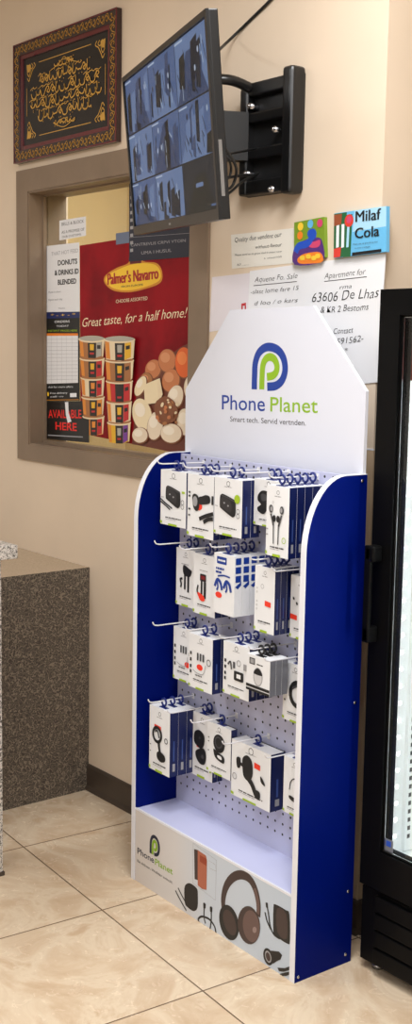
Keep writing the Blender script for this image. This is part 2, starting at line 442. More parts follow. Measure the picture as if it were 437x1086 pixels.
A.k = .95; logo_px(A, q, M_LOGOB, M_LOGOG); A.build('logo', hd)
A = Art((0, HV, 0), (1, 0, 0), (0, 0, 1), SM)
A.ptext('Phone', q(38, 306), q(204, 313), 15.5, M_LOGOB, bold=.004); A.build('lettering', hd)
A = Art((0, HV, 0), (1, 0, 0), (0, 0, 1), SM); A.ptext('Planet', q(225, 314), q(408, 320), 15.5, M_LOGOG, bold=.004)
A.build('lettering', hd)
A = Art((0, HV, 0), (1, 0, 0), (0, 0, 1), SM); A.ptext('Smart tech. Servid vertnden.', q(70, 353), q(362, 369), 5.6, M_INKG); A.build('slogan', hd)
# kick panel print
A = Art((0, .002, 0), (1, 0, 0), (0, 0, 1), SM); A.k = .42
q = lambda x, y: (140+x/5.46, 850+y/5.46)
kq = lambda x, y: q((x-163)*.41+108, (y-229)*.66+300 + (x-163)*.22)
logo_px(A, kq, M_LOGOB if False else mat('navy_print', (30, 36, 60), .5), M_LOGOG); A.build('logo', kp)
A = Art((0, .002, 0), (1, 0, 0), (0, 0, 1), SM)
A.ptext('Phone', q(32, 300), q(128, 358), 6.5, MATS['navy_print'], bold=.01); A.ptext('Planet', q(134, 364), q(236, 424), 6.5, M_LOGOG, bold=.01)
A.ptext('Be deliver. Wallder avinclil.', q(32, 348), q(236, 478), 2.7, M_INKG); A.build('lettering', kp)
q = lambda x, y: (200+x/3.64, 880+y/3.64)
def K(): 
    A = Art((0, .002, 0), (1, 0, 0), (0, 0, 1), SM); return A
def PP(A, pts): return [A.px(*q(*p)) for p in pts]
A = K()
A.stroke(PP(A, [(18,52),(108,118),(104,272),(16,205)]), .0012, M_INKL, True)
A.poly(PP(A, [(22,74),(36,78),(42,100),(40,196),(24,190)]), M_BRN)
A.poly(PP(A, [(36,78),(68,100),(72,120),(70,232),(52,228),(36,214)]), M_ORG)
A.poly(PP(A, [(44,96),(70,112),(70,140),(44,122)]), mat('dark_copper_print', (150, 64, 40), .5))
A.stroke(PP(A, [(78,118),(104,134),(108,160),(82,148)]), .001, M_INKL, True)
A.build('printed_phone', kp)
A = K()
A.poly(PP(A, spl([(-6,208),(10,208),(32,226),(36,246),(35,300),(20,314),(-2,300),(-14,282),(-16,226)], 3, True)), M_INK)
for s_ in ((-32, 290), (-42, 300)): A.stroke(PP(A, spl([(s_[0]-8, s_[1]-66), (s_[0]+10, s_[1]-30), (s_[0]+34, s_[1]+12)], 4)), .0045, M_INK)
A.build('printed_charger', kp)
A = K()
A.stroke(PP(A, spl([(64,372),(44,360),(38,345),(52,335),(80,345),(100,372),(106,398)], 5)), .006, M_INK)
A.stroke(PP(A, spl([(62,282),(60,335),(66,362)], 4)), .005, M_INK); A.stroke(PP(A, spl([(88,296),(88,350),(82,390)], 4)), .005, M_INK)
A.poly(PP(A, [(57,282),(67,286),(66,304),(58,302)]), M_INK); A.poly(PP(A, [(83,296),(93,300),(92,318),(84,316)]), M_INK)
A.build('printed_cable', kp)
A = K()
band = spl([(138,330),(134,270),(146,218),(172,184),(204,174),(236,190),(258,230),(270,285),(270,335)], 6)
A.stroke(PP(A, band), .020, M_BRN, taper=[.75+.45*math.sin(PI*i/(len(band)-1)) for i in range(len(band))])
A.stroke(PP(A, spl([(256,226),(268,280),(268,326)], 5)), .012, M_BRN2)
def pell(A, cx, cy, rx, ry, m, tilt=0.):
    c, d = math.cos(tilt), math.sin(tilt)
    A.poly(PP(A, [(cx+rx*math.cos(w)*c-ry*math.sin(w)*d, cy+rx*math.cos(w)*d+ry*math.sin(w)*c) for w in [2*PI*k/28 for k in range(28)]]), m)
pell(A, 157, 358, 36, 70, M_INK, -.22); pell(A, 160, 358, 22, 52, M_BRN, -.3); pell(A, 234, 368, 43, 74, M_BRN, -.1); pell(A, 243, 372, 32, 62, M_BRN2, -.12); pell(A, 256, 386, 8, 12, mat('tan_grey_print', (150, 130, 126), .5))
A.build('printed_headphones', kp)
A = K()
A.poly(PP(A, spl([(336,288),(376,310),(390,326),(392,428),(382,440),(340,412),(328,396),(328,300)], 3, True)), M_INK)
A.poly(PP(A, spl([(342,304),(378,326),(380,420),(344,396)], 3, True)), M_BRN)
A.stroke(PP(A, spl([(302,284),(310,330),(316,372),(330,404),(352,420)], 5)), .005, M_INK); A.stroke(PP(A, spl([(296,318),(304,352),(318,384)], 4)), .005, M_INK)
A.poly(PP(A, [(298,280),(306,282),(308,300),(300,300)]), M_INK)
A.build('printed_power_bank', kp)
A = K()
pell(A, 308, 490, 18, 34, M_INK, -.25); pell(A, 308, 490, 11, 24, M_INKL, -.25); pell(A, 308, 490, 8, 18, M_BRN, -.25); A.poly(PP(A, [(318,466),(350,470),(362,484),(356,500),(340,508),(326,518)]), M_INK)
A.poly(PP(A, [(344,532),(372,534),(398,524),(398,540),(368,548),(350,546)]), M_INK); A.poly(PP(A, [(352,556),(376,550),(398,546),(398,556),(378,564),(362,564)]), M_INK)
A.build('printed_earbuds', kp)

# ------------------------------------------------------------------ boxed accessories on the hooks
def sloc(u, v, z): return SM @ Vector((u, v, z))
class D:
    """box-front drawing, x right and y down, both 0..1"""
    def __init__(s, w, h, mb): s.w, s.h = w, h; s.A = Art((-w/2, 0, h), (1, 0, 0), (0, 0, 1), lift=.0003, step=.00008, mb=mb)
    def c(s, p): return (p[0]*s.w, -p[1]*s.h)
    def poly(s, pts, m): s.A.poly([s.c(p) for p in pts], m)
    def blob(s, pts, m): s.A.poly([s.c(p) for p in spl(pts, 4, True)], m)
    def line(s, pts, w, m): s.A.stroke([s.c(p) for p in (spl(pts, 5) if len(pts) > 2 else pts)], w*s.w, m)
    def ell(s, x, y, rx, ry, m): s.A.ell(x*s.w, -y*s.h, rx*s.w, ry*s.w, m)
    def ring(s, x, y, r, w, m): s.A.stroke([(x*s.w+r*s.w*math.cos(k*PI/10), -y*s.h+r*s.w*math.sin(k*PI/10)) for k in range(20)], w*s.w, m, True)
    def rect(s, x0, y0, x1, y1, m, r=0): s.A.rect(x0*s.w, -y0*s.h, x1*s.w, -y1*s.h, m, r*s.w)
    def words(s, x0, x1, y, hh, m, n=5):
        x = x0; rnd = random.Random(int((x0+y)*997)+n)
        while x < x1-.01:
            q = min(x1, x+rnd.uniform(.05, .16)); s.rect(x, y-hh/2, q, y+hh/2, m); x = q+.018
    def common(s, ty=.86, title=True):
        s.A.stroke([(.5*s.w+.06*s.w*math.cos(k*PI/3+.5), -.09*s.h+.06*s.w*math.sin(k*PI/3+.5)) for k in range(6)], .014*s.w, M_INKG, True)
        s.words(.36, .64, .145, .011, M_INKL)
        if title: s.words(.2, .82, ty, .02, M_INKG); s.words(.2, .62, ty+.03, .008, M_INKL)
        s.poly([(0, .93), (.075, .94), (.075, .985), (0, .975)], M_LIME); s.rect(.32, .965, .66, 1., M_LIME)
def d_cube(d, cable=True, tagc=False):
    d.common(); d.blob([(.22,.34),(.26,.29),(.36,.28),(.70,.34),(.78,.38),(.79,.58),(.74,.64),(.64,.65),(.28,.54),(.22,.50)], M_INK); d.blob([(.27,.335),(.60,.39),(.61,.58),(.27,.50)], mat('charcoal_print', (48, 46, 48), .5)); d.line([(.27,.30),(.5,.33),(.74,.375)], .025, M_INKG)
    d.ell(.38, .43, .03, .02, M_INKL); d.ell(.52, .47, .03, .02, M_INKL)
    if cable: d.line([(.0,.53),(.2,.6),(.48,.68)], .035, M_INK); d.line([(.0,.58),(.2,.64),(.4,.71)], .035, M_INK)
    if tagc: d.ell(.84, .33, .1, .1, M_LIME)
    else: d.rect(.85, .34, .96, .38, M_LIME)
    d.ring(.88, .54, .05, .012, M_INKG); d.ring(.88, .62, .05, .012, M_INKG); d.words(.05, .16, .5, .012, M_INKL)
def d_carcharger(d):
    d.common(); d.blob([(.2,.36),(.28,.31),(.42,.34),(.48,.46),(.44,.56),(.34,.58),(.24,.52)], M_INK); d.blob([(.44,.36),(.58,.33),(.72,.3),(.86,.32),(.86,.42),(.6,.46),(.48,.46)], M_INK)
    d.ell(.31, .43, .09, .12, M_INKL); d.rect(.93, .3, 1., .44, M_INK); d.line([(1.,.58),(.74,.63),(.48,.7)], .09, M_INK); d.line([(1.,.66),(.82,.68),(.64,.74)], .09, M_INK)
    for y in (.28, .34, .55, .65): d.rect(.06, y, .13, y+.03, M_INKG)
def d_holder(d):
    d.common(); d.blob([(.16,.34),(.30,.24),(.52,.26),(.56,.42),(.50,.6),(.36,.74),(.18,.70),(.14,.62),(.26,.54),(.15,.46)], M_INK); d.blob([(.26,.32),(.44,.32),(.46,.42),(.30,.46)], M_INKG)
def d_earphones(d):
    d.common(.87)
    for x, f in ((.22, 1), (.7, -1)):
        d.ell(x, .33, .09, .12, M_INKG); d.ell(x+.02*f, .33, .05, .07, M_INKL); d.line([(x, .4), (x+.08*f, .5), (x+.12*f, .56)], .07, M_INKG); d.ell(x+.15*f, .46, .08, .1, M_INK)
        d.line([(x+.13*f, .54), (x+.13*f, .7), (x+.14*f, .82)], .045, M_INKG)
    d.ring(.82, .75, .08, .02, M_LIME); d.words(.04, .12, .62, .02, M_INKL); d.words(.04, .12, .7, .02, M_INKL); d.ring(.32, .23, .03, .01, M_INKL)
def d_stick(d, foot):
    d.common(.84)
    if foot:
        d.rect(.32, .32, .6, .44, M_INK, .03); d.rect(.36, .35, .56, .41, mat('dark_red_print', (130, 26, 30), .5)); d.rect(.36, .44, .44, .72, M_INK); d.rect(.5, .44, .6, .72, M_INK); d.line([(.24,.52),(.2,.62),(.3,.7)], .06, M_INK); d.blob([(.22,.64),(.5,.68),(.54,.76),(.34,.76)], M_RED)
    else:
        d.blob([(.4,.28),(.7,.32),(.84,.36),(.74,.46),(.42,.44)], M_INK); d.rect(.44, .42, .53, .7, M_INK); d.rect(.62, .42, .71, .74, M_INK); d.line([(.36,.52),(.24,.54),(.3,.62),(.26,.68)], .07, M_INK)
    d.words(.3, .7, .26, .012, M_INKL)
def d_tips(d):
    d.rect(.14, .05, .62, .17, M_LOGOB, .03); d.words(.2, .56, .11, .03, M_CARD); d.words(.1, .5, .25, .035, M_LOGOB); d.words(.1, .4, .31, .035, M_LOGOB)
    d.line([(.2,.38),(.5,.35),(.8,.36)], .05, M_LOGOB)
    for x in (.18, .62): d.line([(x-.12,.56),(x,.44),(x+.16,.48),(x+.24,.6)], .1, M_LOGOB); d.line([(x,.46),(x+.04,.56),(x-.02,.62)], .07, M_LOGOB)
def d_plain(d, pods=False):
    d.common(.84)
    if pods:
        for p in ((.14,.36),(.5,.33),(.56,.38),(.3,.43)): d.blob([(p[0],p[1]-.02),(p[0]+.07,p[1]),(p[0]+.07,p[1]+.03),(p[0],p[1]+.02)], M_INK)
        d.line([(.6,.44),(.7,.56),(.7,.66),(.86,.68)], .015, M_INKL)
    else:
        d.ring(.4, .3, .07, .015, M_INKL)
        for y in (.34, .4, .54, .6, .66): d.ring(.14, y, .025, .012, M_INKL)
def d_icons(d, pad=False):
    d.common(.83)
    for y in (.36, .48, .6, .7): d.rect(.06, y-.03, .13, y+.03, M_INK)
    if pad: d.rect(.44, .5, .8, .68, M_INK, .03); d.rect(.54, .55, .7, .63, M_CARD); d.line([(.2,.42),(.3,.36),(.34,.5)], .05, M_INKG); d.rect(.4, .34, .48, .46, M_INKG); d.ring(.62, .34, .07, .02, M_INKL); d.rect(.8, .32, .94, .44, M_INKL)
    else:
        for x in (.36, .48, .6): d.rect(x, .32, x+.07, .46, M_INKG, .02)
        d.ring(.86, .44, .08, .02, M_INKG); d.line([(.2,.66),(.4,.7),(.64,.68),(.74,.5)], .02, M_INKL); d.words(.3, .6, .74, .02, M_INKG)
def d_mouse(d):
    d.rect(.12, .08, .36, .26, M_INKG); d.rect(.16, .11, .32, .23, M_INKL); d.ell(.5, .56, .2, .26, M_INKL); d.ell(.5, .57, .165, .22, mat('pale_grey_print', (206, 206, 208), .5)); d.blob([(.34,.42),(.5,.32),(.66,.42),(.66,.5),(.34,.5)], M_INK)
    d.words(.44, .7, .22, .03, M_INKG); d.rect(0, .82, 1, .9, M_INK); d.rect(0, .93, 1, 1., M_INK)
def d_cablering(d):
    d.common(.85); d.A.stroke([d.c((.62+.3*math.cos(w), .5+.2*math.sin(w))) for w in [k*PI/12 for k in range(24)]], .13*d.w, M_INK, True)
    d.line([(.4,.42),(.6,.36),(.9,.42)], .06, M_INKG)
    for y in (.32, .42, .54, .65): d.rect(.07, y-.015, .13, y+.015, M_INKG)
def d_fan(d):
    d.common(.88); d.A.stroke([d.c((.4+.2*math.cos(w), .42+.11*math.sin(w))) for w in [k*PI/12 for k in range(24)]], .09*d.w, M_INK, True)
    d.line([(.3,.38),(.42,.36),(.5,.46)], .06, M_INKG); d.line([(.5,.5),(.52,.6),(.58,.7)], .07, M_INK); d.line([(.42,.52),(.48,.62),(.54,.72)], .03, M_INK); d.blob([(.4,.7),(.56,.66),(.78,.7),(.8,.78),(.6,.82),(.42,.78)], M_INK); d.ring(.84, .46, .07, .025, M_INKG)
    for y in (.6, .7): d.rect(.06, y, .11, y+.015, M_INKG)
def d_mount(d):
    d.common(.86); d.blob([(.18,.32),(.4,.26),(.62,.32),(.62,.46),(.5,.54),(.3,.52),(.16,.46)], M_INK); d.blob([(.26,.6),(.6,.52),(.72,.62),(.66,.76),(.44,.78),(.26,.7)], M_INK); d.ell(.42, .38, .04, .04, M_INKG); d.ell(.56, .66, .05, .06, M_INKG); d.poly([(.88,.78),(.96,.76),(.98,.84),(.9,.86)], M_LIME)
def d_ringmount(d):
    d.common(.86); d.ell(.52, .36, .24, .24, M_INK); d.ell(.5, .34, .16, .16, M_INKG); d.ell(.5, .34, .12, .12, M_INK); d.blob([(.3,.5),(.5,.54),(.72,.58),(.76,.66),(.7,.72),(.42,.68),(.32,.6)], M_INK); d.blob([(.46,.6),(.62,.6),(.64,.66),(.5,.65)], M_CARD)
    for y in (.3, .38, .56): d.rect(.06, y, .11, y+.02, M_INKG)
def d_carmount(d):
    d.common(.86); d.blob([(.3,.26),(.42,.18),(.54,.26),(.56,.5),(.46,.62),(.34,.58),(.3,.44)], M_INK); d.blob([(.14,.3),(.24,.28),(.24,.44),(.16,.46)], M_INK); d.poly([(.2,.34),(.34,.36),(.34,.42),(.2,.4)], M_INK); d.line([(.46,.58),(.56,.66),(.66,.8),(.74,.82)], .1, M_INK); d.blob([(.58,.74),(.74,.72),(.76,.84),(.66,.86)], M_INK)
    d.blob([(.76,.44),(.84,.5),(.88,.58),(.78,.54)], M_INK); d.ring(.1, .64, .05, .015, M_INKL)
def d_headset(d):
    d.common(.88); d.line([(.3,.56),(.34,.42),(.5,.34),(.72,.34),(.9,.42),(.96,.6)], .035, M_INK); d.blob([(.3,.66),(.6,.68),(.9,.72),(.92,.78),(.6,.76),(.32,.72)], M_INK)

ORD = ['front', 'second', 'third', 'fourth', 'fifth']
def stack(u0, u1, z0, z1, v, tk, n, design, desc, where, sticker=None, side=M_CARDB, tabm=M_TAB, dark_top=False, pair=True):
    w, h = u1-u0, z1-z0; uc = (u0+u1)/2; gap = .0008
    grp = desc + ' boxes on one peg hook'
    proto = None
    for i in range(n):
        vv = v + i*tk
        M = SM @ Matrix.Translation((uc, vv, z0))
        lab = ('front' if n == 1 else ORD[i]) + ' '
        if n == 1: label = f'{desc} box hanging alone on the {where}'
        elif i == 0: label = f'frontmost {desc} box on the {where}'
        else: label = f'white-fronted box {ORD[i]} from front on the {where}'
        root = thing('accessory_box', label, 'box', M, grp if n > 1 else None)
        if proto is None:
            b = MB(); b.box(-w/2, w/2, 0, tk-gap, 0, h, M_CARD, {'r': side, 'l': side, 'k': side, 't': M_CARD})
            # white folded edge on the side panels, black rear lid edge
            if dark_top: b.box(-w/2+.02, w/2, tk-gap-.004, tk-gap+.0002, h-.001, h+.0004, M_INK)
            if side is M_CARDB:
                A2 = Art((w/2, 0, 0), (0, 1, 0), (0, 0, 1), lift=.0003, mb=b); t2 = tk-gap
                A2.rect(t2*.35, h*.08, t2*.65, h*.2, M_INKL); A2.rect(t2*.42, h*.24, t2*.56, h*.55, mat('mid_blue_print', (60, 84, 150), .4))
            if design is d_tips:
                A2 = Art((w/2, 0, 0), (0, 1, 0), (0, 0, 1), lift=.0003, mb=b); t2 = tk-gap
                for k in range(3): A2.rect(t2*.14, h*(.86-k*.145), t2*.86, h*(.97-k*.145), M_LOGOB, .002)
                A2.poly([(t2*.1, h*.5), (t2*.9, h*.58), (t2*.9, h*.52), (t2*.45, h*.46)], M_LOGOB)
            dd_ = D(w, h, b); design(dd_)
            body = b.build('carton', root)
            # hang tab: base plate on the lid, stem and ring round the hook
            b = MB(); yc = (tk-gap)*.5; R = .0106
            b.box(-.016, .016, yc-.006, yc+.006, h, h+.0016, tabm)
            b.box(-.004, .004, yc-.0016, yc+.0016, h, h+.008, tabm)
            ring = [(R*math.cos(a), yc, h+.0168+R*math.sin(a)) for a in [2*PI*k/18 for k in range(18)]]
            for k in range(18):
                pass
            b.tube(ring, .0030, tabm, 6, True)
            tab = b.build('hang_tab', root)
            stk = None
            if sticker:
                sxx, syy, srx, sry, rnd = sticker
                b2 = MB(); A3 = Art((-w/2, 0, h), (1, 0, 0), (0, 0, 1), lift=.0012, mb=b2)
                if rnd: A3.ell(sxx*w, -syy*h, srx*w, sry*h, M_RED, n=20)
                else: A3.poly([((sxx-srx)*w, -(syy-sry)*h), ((sxx+srx)*w, -(syy-sry*.7)*h), ((sxx+srx)*w, -(syy+sry)*h), ((sxx-srx)*w, -(syy+sry*.8)*h)], M_RED)
                so = b2.build('price_sticker', root); so['label'] = 'orange red price sticker'
            proto = (body, tab)
        else:
            for src in proto:
                c_ = src.copy(); COL.objects.link(c_); c_.parent = root
    # hook
    hz = z1 + .0216; m = MB()
    pts = [(uc, .1495, hz-.004), (uc, .13, hz-.002), (uc, .02, hz), (uc, .004, hz+.001), (uc, -.006, hz+.004), (uc, -.011, hz+.012)]
    m.tube(spl(pts, 4), .0019, M_WIRE, 8); m.box(uc-.005, uc+.005, .1475, .1498, hz-.012, hz+.004, M_WIRE)
    m.build('peg_hook', st)

T1, T2, T3, T4 = 'top row', 'second row', 'third row', 'bottom row'
stack(.068,.191, 1.076,1.231, .045,.022,2, lambda d: d_cube(d), 'cube charger and cable', 'leftmost hook of the top row')
stack(.1945,.314, 1.060,1.231, .047,.022,3, d_carcharger, 'car charger', 'second hook of the top row', (.42,.5,.16,.065,True))
stack(.316,.435, 1.081,1.233, .047,.030,2, lambda d: d_cube(d, False, True), 'lime-dotted cube charger', 'middle hook of the top row')
stack(.439,.555, 1.118,1.239, .083,.022,2, d_holder, 'black phone holder', 'fourth hook of the top row')
stack(.566,.652, 1.062,1.238, .020,.0252,5, d_earphones, 'wired earphones', 'right hook of the top row')
stack(.075,.166, .838,1.004, .098,.024,2, lambda d: d_stick(d, False), 'red-clip tripod stick', 'leftmost hook of the second row', None)
stack(.190,.290, .838,1.007, .075,.024,2, lambda d: d_stick(d, True), 'red-foot tripod stick', 'second hook of the second row')
stack(.332,.420, .870,1.032, .038,.0265,4, d_tips, 'blue-patterned', 'third hook of the second row', (.26,.69,.16,.05,True), M_CARD)
stack(.503,.582, .854,1.024, .040,.020,4, d_plain, 'plain red-labelled', 'fourth hook of the second row', (.68,.55,.15,.045,False))
stack(.588,.667, .846,1.008, .088,.022,2, lambda d: d_plain(d, True), 'small earbuds', 'right hook of the second row', (.18,.66,.16,.045,False))
stack(.066,.166, .616,.771, .098,.024,2, d_icons, 'small adapter kit', 'leftmost hook of the third row', (.70,.66,.13,.055,True))
stack(.219,.327, .637,.789, .042,.030,2, d_icons, 'adapter set', 'second hook of the third row', (.48,.58,.13,.055,True))
stack(.368,.479, .654,.797, .047,.027,3, lambda d: d_icons(d, True), 'cable kit', 'third hook of the third row')
stack(.496,.590, .698,.793, .024,.020,3, d_mouse, 'computer mouse', 'black-tabbed third-row hook', None, M_CARDG, M_TABK)
stack(.560,.655, .623,.776, .095,.024,2, d_cablering, 'coiled black cable', 'right hook of the third row')
stack(.046,.149, .350,.542, .030,.030,3, d_fan, 'round black phone stand', 'leftmost hook of the bottom row', (.42,.3,.16,.032,False))
stack(.140,.244, .346,.535, .112,.018,2, d_mount, 'black clip mount', 'second hook of the bottom row', (.4,.5,.13,.045,False))
stack(.249,.357, .392,.536, .088,.022,1, d_ringmount, 'ring mount', 'third hook of the bottom row', None, M_CARDB, M_TAB, True)
stack(.361,.527, .357,.515, .088,.050,1, d_carmount, 'car phone mount', 'fourth hook of the bottom row', (.67,.3,.075,.055,False), M_CARDB, M_TAB, True)
stack(.575,.660, .377,.528, .092,.024,1, d_headset, 'headset', 'right hook of the bottom row')

# ------------------------------------------------------------------ framed calligraphy
FX0, FX1, FZ0, FZ1 = -2.3195, -1.660, 2.2251, 2.6372
cx, cz = (FX0+FX1)/2, FZ0
pf = thing('framed_calligraphy', 'dark mahogany framed gold calligraphy hanging above the window', 'picture', Matrix.Translation((cx, 0, cz)))
W2, HH = (FX1-FX0)/2, FZ1-FZ0
b = MB(); frame_ring(b, -W2, W2, 0, HH, -W2+.042, W2-.042, .042, HH-.042, -.020, -.001, M_MAHOG); b.build('frame_moulding', pf, .004)
b = MB(); frame_ring(b, -W2+.042, W2-.042, .042, HH-.042, -W2+.056, W2-.056, .056, HH-.056, -.016, -.001, M_MAROON); b.build('inner_moulding', pf, .002)
b = MB(); 
def ring_flat(b, a, d, y0, y1, m): frame_ring(b, -W2+a, W2-a, a, HH-a, -W2+d, W2-d, d, HH-d, y0, y1, m)
ring_flat(b, .0, .005, -.0222, -.0195, M_MAROON); b.build('outer_bead', pf)
MB().box(-W2+.05, W2-.05, -.010, -.001, .05, HH-.05, M_FIELD).build('calligraphy_panel', pf)
A = Art((0, -.0202, 0), (1, 0, 0), (0, 0, 1)); rnd = random.Random(3)
def scroll(A, x0, y0, dx, dy, L, w):
    n = int(L/.024); k = L/n
    for i in range(n):
        s = (i+.5)*k; sg = 1 if i % 2 else -1
        def P(a, c): return (x0+dx*(s+a)-dy*c, y0+dy*(s+a)+dx*c)
        A.stroke([P(*q) for q in spl([(-.014, -.010*sg), (-.006, .007*sg), (.004, .006*sg), (.009, -.003*sg), (.004, -.010*sg), (-.001, -.004*sg)], 4)], w, M_GOLDF)
        A.stroke([P(*q) for q in spl([(-.004, .006*sg), (.004, .014*sg), (.012, .012*sg)], 3)], w*.8, M_GOLDF)
        A.h = .0006
m_ = .0225
scroll(A, -W2+m_, m_, 1, 0, 2*W2-2*m_, .0031); scroll(A, -W2+m_, HH-m_, 1, 0, 2*W2-2*m_, .0031)
scroll(A, -W2+m_, m_, 0, 1, HH-2*m_, .0031); scroll(A, W2-m_, m_, 0, 1, HH-2*m_, .0031)
A.build('gilt_scrollwork', pf)
A = Art((0, -.010, 0), (1, 0, 0), (0, 0, 1)); ix, iz0, iz1 = W2-.078, .078, HH-.078
for sx_ in (-1, 1):
    for zz, sz in ((iz0, 1), (iz1, -1)):
        for r_, a_ in ((.014, 0), (.03, .4), (.046, .1)):
            A.stroke([(sx_*(ix-.004-q[0]), zz+sz*q[1]) for q in spl([(0, r_), (.012, r_+.012), (.02, r_), (r_*.8, r_*.5), (r_, .018), (r_+.01, .010), (r_, 0)], 4)], .0038, M_GOLD)
        A.poly([(sx_*ix, zz), (sx_*(ix-.03), zz+sz*.004), (sx_*(ix-.022), zz+sz*.022), (sx_*(ix-.004), zz+sz*.03)], M_GOLD); A.h = .0006
for z_ in (iz0+.004, iz1-.004): A.rect(-ix+.085, z_-.0014, ix-.085, z_+.0014, M_GOLD)
for x_ in (-ix, ix): A.rect(x_-.0014, iz0+.08, x_+.0014, iz1-.08, M_GOLD)
A.build('gilt_border', pf)
A = Art((0, -.010, 0), (1, 0, 0), (0, 0, 1))
def calli(A, y, w, hh, n):
    # one line of joined gold script: a swelling, looping baseline stroke, tall strokes, sweeps and diamond dots
    x = -w/2; k = w/n; pts = []
    for i in range(n):
        a = x+i*k; r1, r2 = rnd.uniform(-.5, -.1), rnd.uniform(0, .3); ty = rnd.random()
        if ty < .4: pts += [(a, y+r2*hh), (a+.35*k, y+r1*hh), (a+.8*k, y+r1*hh*.8)]
        elif ty < .7: pts += [(a, y-.1*hh), (a+.5*k, y+.38*hh), (a+.85*k, y+.16*hh), (a+.45*k, y-.08*hh), (a+.8*k, y-.28*hh)]
        else: pts += [(a, y+.05*hh), (a+.3*k, y-.45*hh), (a+.9*k, y-.5*hh), (a+1.15*k, y-.1*hh)]
        if rnd.random() < .55: A.stroke([(a+.3*k, y-.2*hh), (a+.36*k, y+.2*hh), (a+.3*k, y+.62*hh)], .0036, M_GOLD, taper=[.7, 1, 1.2])
        if rnd.random() < .45: A.stroke([(a+q[0]*k, y+q[1]*hh) for q in spl([(-.2,.42),(.3,.6),(.8,.48),(1.2,.62)], 4)], .0026, M_GOLD)
        for _ in range(2):
            dx, dy = rnd.uniform(0, 1)*k, rnd.choice((-.66, .4, .66, -.5))*hh; s_ = .0026
            A.poly([(a+dx-s_, y+dy), (a+dx, y+dy-s_), (a+dx+s_, y+dy), (a+dx, y+dy+s_)], M_GOLD)
        A.h = .0006 + (i % 5)*.0003
    P_ = spl(pts, 5); A.stroke(P_, .0050, M_GOLD, taper=[.65+.5*abs(math.sin(q*.45)) for q in range(len(P_))])
hz0 = HH/2
for j, (y_, w_, n_) in enumerate(((.098,.13,5),(.062,.33,11),(.022,.44,14),(-.018,.45,14),(-.058,.35,11),(-.096,.13,5))):
    calli(A, hz0+y_, w_, .034 if 0 < j < 5 else .016, n_)
A.stroke([(q[0], hz0+q[1]) for q in spl([(-.09,.082),(-.03,.098),(0,.114),(.03,.098),(.09,.082)], 5)], .0025, M_GOLD)
A.stroke([(q[0], hz0+q[1]) for q in spl([(-.07,-.094),(0,-.116),(.07,-.094)], 5)], .003, M_GOLD)
A.build('gold_calligraphy', pf)

# ------------------------------------------------------------------ television on its bracket
TVc = Vector((-.893, -.386, 2.095)); ty_, tt, tr_ = -.411, .100, .049
Rz = Matrix.Rotation(ty_, 4, 'Z'); Rx = Matrix.Rotation(tt, 4, 'X'); Ry = Matrix.Rotation(tr_, 4, 'Y')
TM = Matrix.Translation(TVc) @ Rz @ Rx @ Ry
TW, TH = .44*2.1/2, .22
tv = thing('television', 'black flat-screen monitor showing bluish security camera feeds on a wall bracket', 'television', TM)
b = MB(); b.rbox(-TW, TW, .0, .022, -TH, TH, M_BLK, .003)
b.rbox(-TW*.72, TW*.72, .02, .05, -TH*.75, TH*.62, M_BLKM, .012); b.rbox(-.06, .06, .048, .056, -.06, .06, M_BLKM, .003)
hs = b.build('housing', tv)
b = MB(); frame_ring(b, -TW, TW, -TH, TH, -TW+.014, TW-.014, -TH+.024, TH-.014, -.006, .001, M_BLK); b.build('bezel', tv)
MB().box(TW-.0005, TW+.0012, .004, .012, -TH+.05, -TH+.17, M_CHR).build('trim_strip', tv)
A = Art((0, -.0062, 0), (1, 0, 0), (0, 0, 1), TM); A.rect(-.010, -TH+.009, .010, -TH+.014, M_INKL); A.build('maker_mark', tv)
SC = []
M_SGL = glass('screen_glass', gl=.025)
def scr(name, rgb, s=.6): return mat('screen_'+name, (3, 3, 4), .3, spec=.1, emit=rgb, es=s)
S1, S2, S3, S4, S5, S6 = scr('blue', (92, 116, 168)), scr('pale', (120, 144, 194)), scr('mid', (62, 80, 124)), scr('dark', (26, 32, 52)), scr('deep', (14, 16, 28)), scr('white', (200, 214, 240))
sw, sh = TW-.014, TH-.014; sb = -TH+.024
b = MB(); b.box(-sw, sw, -.0005, .0005, sb, sh, S5); 
A = Art((-sw, -.0005, sb), (1, 0, 0), (0, 0, 1), mb=b); SWd, SHt = 2*sw, sh-sb
rs = random.Random(11)
cols = (0, .335, .665, 1.); rows = (0, .30, .63, 1.)
